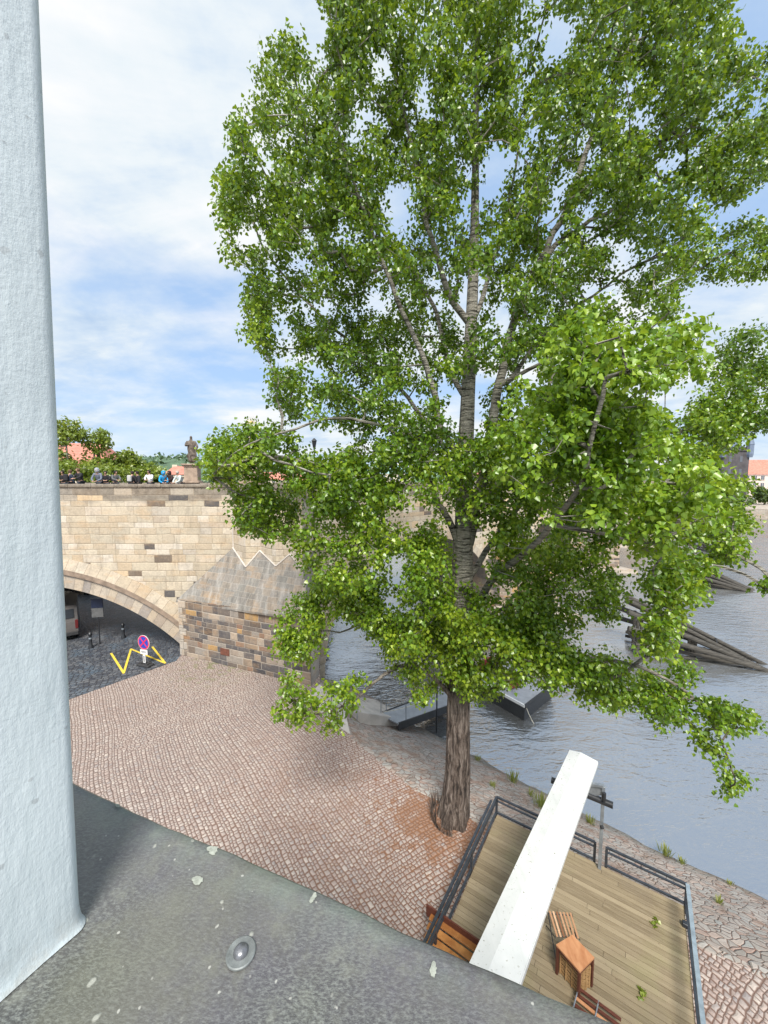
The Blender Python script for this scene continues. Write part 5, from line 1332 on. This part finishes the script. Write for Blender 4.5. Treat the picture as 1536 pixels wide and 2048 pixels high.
# trees beyond the bridge
def far_tree(name, label, cat, base, blobs, ncl, size, mat, seed, group=None, tr=.2, N=34, crad=.7):
    t_ = thing(name, label, cat, base, 0, group); r = np.random.default_rng(seed); Cx = []
    for (cx, cy, cz, rx, ry, rz_), w_ in blobs:
        for _ in range(int(ncl*w_)):
            d = r.normal(size=3); d /= np.linalg.norm(d); Cx.append(np.array([cx, cy, cz])+d*r.random()**.4*np.array([rx, ry, rz_]))
    Cx = np.array(Cx); top = max(b[0][2] for b in blobs)
    nn = [(0, 0, 0), (0, 0, top*.3), (.1, 0, top*.6), (0, .1, top*.9)]
    arr_, p_, rd_2, _ = grow(nn, [-1, 0, 1, 2], np.array([tr, tr*.8, tr*.55, tr*.3]), Cx, seed, step=1.2, tw=.02, maxr=tr*.5)
    mb = MB(); mb.tube([Vector(q) for q in nn], [tr, tr*.8, tr*.55, tr*.3], 8); branches_mesh(arr_, p_, rd_2, 4, mb); mb.build('trunk', M['bark'], t_, smooth=True)
    leaf_mesh('crown', Cx, np.full(len(Cx), crad), size, mat, t_, seed+1, N)
    return t_
def at_px(px, Y): return (px-768)/768*Y*1.0
gT = 'trees beyond the left end of the bridge'
Yt = 40.
def fb(px, py, rpx, rpy, Y, bx): # blob relative to the tree base
    p = D(px, py, Y); k = Y/768; return (p.x-bx, 0, p.z, rpx*k, rpx*k*.9, rpy*k)
bx = at_px(138, Yt); far_tree('lime_tree', 'green tree top rising above the bridge right beside the window jamb', 'tree', (bx, Yt, 0), [(fb(136, 862, 26, 26, Yt, bx), 1), (fb(120, 905, 26, 30, Yt, bx), .5)], 44, .25, M['leaffar'], 21, gT, .25, 30, .6)
bx = at_px(192, Yt+2); far_tree('lime_tree', 'airy light green tree behind the crowd, its crown showing sky between branches', 'tree', (bx, Yt+2, 0), [(fb(195, 878, 28, 26, Yt+2, bx), 1), (fb(180, 930, 42, 22, Yt+2, bx), .7)], 44, .24, M['leaffar'], 23, gT, .25, 30, .6)
bx = at_px(255, Yt+4); far_tree('lime_tree', 'bushy yellow green tree with a rounded top between the airy tree and the statue', 'tree', (bx, Yt+4, 0), [(fb(245, 925, 36, 26, Yt+4, bx), 1), (fb(290, 950, 38, 22, Yt+4, bx), .9)], 80, .28, M['leaffar'], 25, gT, .25, 40, .6)
bx = at_px(160, Yt-5); far_tree('lime_tree', 'low yellow green tree filling the gap directly behind the people near the jamb', 'tree', (bx, Yt-5, 0), [(fb(150, 945, 50, 22, Yt-5, bx), 1), (fb(215, 950, 36, 20, Yt-5, bx), .7)], 80, .24, M['leaffar'], 27, gT, .2, 38, .5)

# ------------------------------------------------------------------ houses
def house(name, label, c, size, rz, wallm, roofh, nwx, nst, roofm=None, group=None, hip=.35, base=0):
    t_ = thing(name, label, 'building', c, rz, group); L, Wd_, H_ = size
    mb = MB(); mb.box((0, 0, (H_+base)/2), (L, Wd_, H_-base)); mb.box((0, 0, H_-.15), (L+.6, Wd_+.6, .4)); wl = mb.build('wall', wallm, t_)
    mb = MB(); x, y = L/2+.5, Wd_/2+.5; h0 = H_+.052
    mb.add([(-x, -y, h0), (x, -y, h0), (x, y, h0), (-x, y, h0), (-x*(1-hip), 0, h0+roofh), (x*(1-hip), 0, h0+roofh)], [(0, 1, 5, 4), (2, 3, 4, 5), (1, 2, 5), (3, 0, 4), (3, 2, 1, 0)]); rf = mb.build('roof', roofm or M['redroof'], t_)
    for k in (-.4, .3):
        mb = MB(); mb.box((L*k, Wd_*.12, h0+roofh*.75), (.9, .7, roofh*.9)); mb.build('chimney', wallm, rf)
    for s_ in range(nst):
        for k in range(nwx):
            xx = -L/2+L*(k+.5)/nwx; zc = H_*(s_+.55)/nst
            mb = MB(); mb.box((xx, -Wd_/2-.02, zc), (L/nwx*.42, .12, H_/nst*.55)); wd_ = mb.build('window', M['window'], t_)
            mb = MB(); mb.box((xx, -Wd_/2-.04, zc-H_/nst*.31), (L/nwx*.55, .3, .15)); mb.build('sill', M['creamwall'], wd_)
            mb = MB(); mb.box((xx, -Wd_/2-.082, zc), (.08, .02, H_/nst*.55)); mb.build('mullion', M['signwhite'], wd_)
    return t_
p = D(150, 925, 62); house('red_roofed_house', 'house with a big red tiled roof behind the trees beside the window jamb', (at_px(155, 62), 62, 0), (13, 9, p.z-1.2), R(8), M['creamwall'], 4.2, 6, 3)
p = D(366, 950, 70); house('red_roofed_house', 'small red roofed house showing just left of the statue pedestal', (at_px(366, 70), 70, 0), (3.4, 4, p.z), R(0), M['creamwall'], 1.5, 2, 3)
# right: pink building beyond the river
YB = 165
e = D(1500, 949, YB).z; fz = .8
house('pale_riverside_building', 'pale pinkish building with a red hipped roof beyond the river at the right edge', (at_px(1536, YB)+6, YB+6, 0), (36, 12, e), R(-6), M['pink'], 6.5, 12, 4, hip=.25)
for k, (px, Y, wdt, h_, rm, lab) in enumerate(((1010, 175, 26, 12, 'redroof', 'cream house with red roof beyond the river behind the poplar crown'), (760, 190, 30, 13, 'greenroof', 'cream riverside house with a green roof hidden behind the middle of the tree'), (560, 200, 28, 10, 'redroof', 'long low cream house with red roof beyond the river left of the trunk'))):
    house('riverside_house', lab, (at_px(px, Y), Y, 0), (wdt, 11, h_), R(-4+3*k), M['creamwall'], 4, 8, 3, M[rm])
# bridge tower
YT = 152
tc_ = (at_px(1447, YT), YT)
tw_ = thing('bridge_tower', 'dark gothic bridge tower with a steep slate roof beyond the river', 'tower', (tc_[0], tc_[1], 0))
k = YT/768; gz = D(1447, 903, YT).z; ww_ = 52*k
mb = MB(); mb.box((0, 0, gz/2), (ww_, ww_*.8, gz)); mb.box((0, 0, gz+.25), (ww_*1.08, ww_*.88, .6)); 
mb.build('shaft', M['towerstone'], tw_)
mb = MB()
for i in range(9):
    for sgn in (-1, 1): mb.box((-ww_*.5+ww_*i/8, sgn*ww_*.42, gz+1.0), (ww_*.07, .4, .9))
for i in range(5):
    for sgn in (-1, 1): mb.box((sgn*ww_*.52, -ww_*.4+ww_*.8*i/4, gz+1.0), (.4, ww_*.07, .9))
mb.build('battlement', M['towerstone'], tw_)
mb = MB(); x, y, h_ = ww_*.36, ww_*.28, 62*k
mb.add([(-x, -y, gz+.55), (x, -y, gz+.55), (x, y, gz+.55), (-x, y, gz+.55), (-x*.45, 0, gz+h_), (x*.45, 0, gz+h_)], [(0, 1, 5, 4), (2, 3, 4, 5), (1, 2, 5), (3, 0, 4)]); mb.build('roof', M['slate'], tw_)
for sx in (-1, 1):
    for sy in (-1, 1):
        mb = MB(); mb.lathe([(.9, gz-2.5), (1.15, gz-1.5), (1.15, gz+2.2), (1.3, gz+2.3), (.05, gz+7.5)], (sx*ww_*.5, sy*ww_*.4, 0), 8); mb.build('corner_turret', M['slate'], tw_)
for zc in (gz*.35, gz*.62, gz*.85):
    for xx in (-.2, .2):
        mb = MB(); mb.prism([(xx*ww_-.5, -ww_*.4-.05), (xx*ww_+.5, -ww_*.4-.05), (xx*ww_+.5, -ww_*.4+.1), (xx*ww_-.5, -ww_*.4+.1)], zc-1.1, zc+1.1); mb.build('window', M['window'], tw_)
# far quay and land
fq = D(1500, 1012, 128)
mb = MB(); zq = .6
mb.prism([(-6, 185), (60, 160), (112, 136), (126, 120), (210, 120), (500, 90), (1500, 90), (1500, 700), (-200, 700), (-60, 260)], WZ-1, zq); tag(mb.build('far_quay', M['quay']), kind='structure')
for k, (px, Y, ht, wd) in enumerate(((1530, 146, 7, 6.5), (1490, 140, 3.6, 4.5), (1420, 142, 6, 6), (1330, 165, 8, 8), (1180, 170, 9, 9), (900, 180, 9, 9), (680, 185, 8, 9))):
    labs = ['blue green tree in front of the pale building at the right edge', 'low dark tree on the far quay below the pale building', 'dark tree at the foot of the bridge tower', 'broad tree on the far bank left of the bridge tower', 'round tree on the far bank behind the poplar crown', 'tree on the far bank behind the poplar trunk', 'tree on the far bank seen past the left side of the poplar']
    far_tree('bank_tree', labs[k], 'tree', (at_px(px, Y), Y, zq), [((0, 0, ht*.62, wd*.5, wd*.45, ht*.42), 1)], 60, .8, M['leafdark'], 40+k, 'trees on the far bank', .3, 26, 1.1)
# hills
def hill(name, pts, Y, depth):
    mb = MB(); n_ = 90; m_ = 14; r2 = []
    for i in range(n_+1):
        f = i/n_; x = pts[0][0]+(pts[-1][0]-pts[0][0])*f
        j = max(0, min(len(pts)-2, next((q for q in range(len(pts)-1) if pts[q+1][0] >= x), len(pts)-2)))
        g = (x-pts[j][0])/(pts[j+1][0]-pts[j][0]); h_ = pts[j][1]+(pts[j+1][1]-pts[j][1])*g
        top = D(x, h_, Y)
        for k in range(m_+1):
            a = math.pi*k/m_; 
            z = max(0, top.z)*math.sin(a)
            q = Vector((top.x*(1-.25*math.cos(a)*depth/Y), Y-depth*math.cos(a), z)); q.z += (noise.noise(q*.05)*6+noise.noise(q*.16)*3.5+noise.noise(q*.5)*1.6)*math.sin(a)
            r2.append(tuple(q))
    fs = [(i*(m_+1)+k, (i+1)*(m_+1)+k, (i+1)*(m_+1)+k+1, i*(m_+1)+k+1) for i in range(n_) for k in range(m_)]
    mb.add(r2, fs); o = struct(name, mb, M['hill'], smooth=True, angle=60)
    # wooded skin of leaf clumps so that the ridge reads as trees
    r = np.random.default_rng(9); idx = r.integers(0, len(r2), 2600); Cx = np.array(r2)[idx]+r.normal(size=(2600, 3))*np.array([5, 5, 1.2])
    Cx = Cx[Cx[:, 1] < Y+depth*.2]
    w_ = leaf_mesh('hill_woods', Cx, np.full(len(Cx), 4.0), 3.4, M['hillleaf'], None, 77, 16); tag(w_, kind='stuff'); w_['label'] = 'wooded hillside far behind the statue on the bridge'; w_['category'] = 'woods'
    return o
M['hillleaf'] = mat_leaf('hill_tree_leaves', (.07, .13, .08), (.11, .18, .11), (.18, .25, .14), .2)
hill('hill', [(-100, 925), (300, 922), (330, 918), (380, 922), (450, 928), (560, 935), (760, 940), (1100, 945), (1300, 950)], 420, 90)

# ------------------------------------------------------------------ weeds
for k, (px, py, z, s_, lab) in enumerate(((957, 1508, -1.9, .32, 'yellow green tuft of grass at the water edge right of the trunk'), (1025, 1542, -1.5, .5, 'larger grass tuft at the water edge between the trunk and the awning'), (992, 1566, -1.0, .28, 'small low weed in the bank stones behind the railing corner'),
        (1083, 1592, -1.0, .65, 'tall bushy weed clump left of the white awning case'), (1068, 1572, -1.4, .3, 'small weed above the bushy clump by the awning case'), (1188, 1620, -1.2, .4, 'weed clump right of the awning, under the black heater bar'), (1325, 1698, -2.0, .45, 'thin flowering weed at the water edge right of the awning post'),
        (1362, 1712, -1.9, .25, 'low weed on the bank edge beside the thin flowering weed'), (1432, 1795, -1.2, .25, 'small yellow weed in the stones right of the terrace corner'), (1465, 1760, -1.9, .22, 'little weed on the river edge near the right of the picture'))):
    s_ *= .72; q = G(px, py, z); mb = MB()
    # settle on the bank surface
    best = min((p for r2_ in rows for p in r2_), key=lambda p: (p.x-q.x)**2+(p.y-q.y)**2); zz0 = best.z-.02
    for j in range(int(70*s_/.4)):
        a = rng.uniform(0, 2*math.pi); l = s_*rng.uniform(.5, 1.1); o = rng.uniform(0, .22)*s_/.4; r_o = rng.uniform(.1, .55)
        b0_ = Vector((math.cos(a)*o, math.sin(a)*o, 0)); tip = b0_+Vector((math.cos(a)*l*r_o, math.sin(a)*l*r_o, l)); sd_ = Vector((-math.sin(a), math.cos(a), 0))*.011
        mid = b0_.lerp(tip, .55)+Vector((0, 0, l*.12)); mb.face([b0_-sd_, b0_+sd_, mid+sd_, mid-sd_], None, rng.random()); mb.face([mid-sd_, mid+sd_, tip], None, rng.random())
    o = mb.build('weed_tuft', M['weed']); o.location = (best.x, best.y, zz0); tag(o, lab, 'weed', 'weeds on the river bank')
# fallen leaf sprigs on the terrace
for k, (px, py, lab) in enumerate(((1282, 1985, 'fresh green leaf sprig lying on the terrace boards near the bottom'), (1312, 1848, 'pale withered leaves lying on the terrace boards right of the chair'))):
    q = G(px, py, TZ+.02); t_ = thing('fallen_leaves', lab, 'leaves', q)
    leaf_mesh('leaf_cluster', np.array([[0, 0, .015], [.05, .03, .01], [-.05, -.04, .01]]), np.array([.05, .05, .05]), .09, M['leaffar'], t_, 90+k, 7)

# ------------------------------------------------------------------ the house we look from
hs = thing('window_house', 'pale plastered house whose window jamb and sheet metal ledge fill the foreground', 'building', (0, 0, 0))
SZs = CAMZ-.80
e1 = G(150, 1580, SZs); e2 = G(1210, 2048, SZs)
ed = (e2-e1).normalized(); en = Vector((ed.y, -ed.x, 0)); en = en if en.y < 0 else -en      # en points back into the room
print('sill', e1, e2, ed, en)
# ledge: sheet with rolled front lip, slight ripples
mb = MB(); s0_, s1_ = -1.6, 3.0; ns, nv = 120, 26; vv = []
prof = [(-.004, -.030), (-.010, -.022), (-.008, -.008), (0, 0)]+[(.9*(k/(nv))**1.2, 0.0) for k in range(1, nv+1)]
for i in range(ns+1):
    s_ = s0_+(s1_-s0_)*i/ns; wob = .010*noise.noise(Vector((s_*2.2, 0, 0)))+.004*noise.noise(Vector((s_*11, 3, 0)))
    sh_ = -.010*math.exp(-((s_-.15)/.35)**2)
    for (o_, z) in prof:
        p = e1+ed*s_+en*(o_+(wob+sh_)*math.exp(-o_*6)); zr = .004*noise.noise(Vector((p.x*4, p.y*4, 0)))+.0015*noise.noise(Vector((p.x*16, p.y*16, 5)))
        vv.append((p.x, p.y, SZs+z+zr))
m_ = len(prof); mb.add(vv, [(i*m_+k, (i+1)*m_+k, (i+1)*m_+k+1, i*m_+k+1) for i in range(ns) for k in range(m_-1)]); mb.build('window_ledge', M['sill'], hs, smooth=True, angle=60)
# wall below the ledge
f1_ = e1+ed*-3+en*.07; f2_ = e1+ed*6+en*.07; mb = MB(); bb = en*.5
mb.prism([(f1_.x, f1_.y), (f2_.x, f2_.y), ((f2_+bb).x, (f2_+bb).y), ((f1_+bb).x, (f1_+bb).y)][::-1], 0, SZs-.035); mb.build('wall', M['plaster'], hs)
# window jamb with rounded corner, foot flared onto the ledge
jc = G(166, 1848, SZs); j2 = G(0, 1998, SZs); jd = (j2-jc); jd.z = 0; jd.normalize(); jn = Vector((jd.y, -jd.x, 0)); jn = jn if jn.x < 0 else -jn   # jn to the left, into the wall
print('jamb', jc, jd)
mb = MB(); rc0 = .02; sect = []
for k in range(7):
    a = math.pi/2*k/6; sect.append((rc0-rc0*math.sin(a), rc0-rc0*math.cos(a)))   # (along jn, along jd)
sect = [(1.2, 0)]+[(rc0*(1-math.sin(a)), rc0*(1-math.cos(a))) for a in [math.pi/2*k/6 for k in range(7)]]+[(0, .06), (0, .14), (0, .25), (0, .45), (0, 1.3), (1.2, 1.3)]
zs = [0, .004, .010, .018, .03, .05, .1, .3, .8, 1.4, 2.0, 3.0]; vv = []; cen_ = jc+jn*.6+jd*.6
for z in zs:
    fl_ = .005*math.exp(-z/.010)+.003*math.exp(-z/.05)
    for (a, b) in sect:
        p = jc+jn*a+jd*b; ox = -jn*(fl_ if a < .6 else 0)-jd*(fl_ if b < .03 else 0)
        wv = .0025*noise.noise(Vector((b*30, z*18, 0)))+.006*noise.noise(Vector((b*5, z*3, 4)))
        p = p+ox-jn*(wv+.052*z); vv.append((p.x, p.y, SZs+.001+z))
m_ = len(sect); mb.add(vv, [(i*m_+k, i*m_+(k+1) % m_, (i+1)*m_+(k+1) % m_, (i+1)*m_+k) for i in range(len(zs)-1) for k in range(m_)]+[tuple(range(m_))[::-1], tuple((len(zs)-1)*m_+k for k in range(m_))])
mb.build('window_jamb', M['plaster'], hs, smooth=True, angle=70)
# rivet with its solder ring
q = G(482, 1906, SZs+.003); mb = MB(); prof = []
mb.lathe([(.024, -.001), (.024, .0015), (.0225, .0028), (.019, .0022), (.015, .002)], (q.x, q.y, q.z), 36); mb.build('solder_ring', plain('solder_grey', (.17, .185, .185), .55, .2, var=.3, scale=60, bmp=.4, bd=.001), hs, smooth=True)
mb = MB(); mb.lathe([(.0125, 0), (.012, .004), (.009, .008), (.004, .0102), (.0005, .0106)], (q.x, q.y, q.z+.001), 24); mb.build('rivet', plain('rivet_metal', (.17, .175, .19), .35, .5, var=.4, scale=80, bmp=.4, bd=.001), hs, smooth=True)
# bird droppings lying on the ledge
mwh = plain('dried_droppings', (.30, .32, .28), .8, var=.25, scale=120, bmp=.6, bd=.001)
for k, (px, py, sx, sy, lab) in enumerate(((396, 1760, .016, .010, 'pale oval bird dropping in the middle of the ledge'), (424, 1700, .019, .012, 'large pale bird dropping at the outer edge of the ledge'), (866, 1940, .008, .014, 'white streaked bird dropping left of the awning foot'), (626, 1796, .006, .013, 'greenish white bird dropping on the ledge edge'), (235, 1611, .012, .005, 'thin pale bird dropping near the jamb end of the ledge'))):
    sx *= .8; sy *= .7; q = G(px, py, SZs+.0035); mb = MB(); n_ = 40; pts = []
    for i in range(n_):
        a = 2*math.pi*i/n_; f = 1+.5*noise.noise(Vector((math.cos(a)*1.3, math.sin(a)*1.3, k*3.3)))+.3*noise.noise(Vector((math.cos(a)*4, math.sin(a)*4, k*2.3)))
        pts.append(Vector((q.x, q.y, q.z))+ed*math.cos(a)*sx*f+en*math.sin(a)*sy*f)
    top_ = Vector((q.x, q.y, q.z+.0008)); mb.add(pts+[top_], [(i, (i+1) % n_, n_) for i in range(n_)]); 
    o = mb.build('bird_dropping', mwh, smooth=True); tag(o, lab, 'bird dropping', 'bird droppings on the window ledge')
print('objects', len(bpy.data.objects))
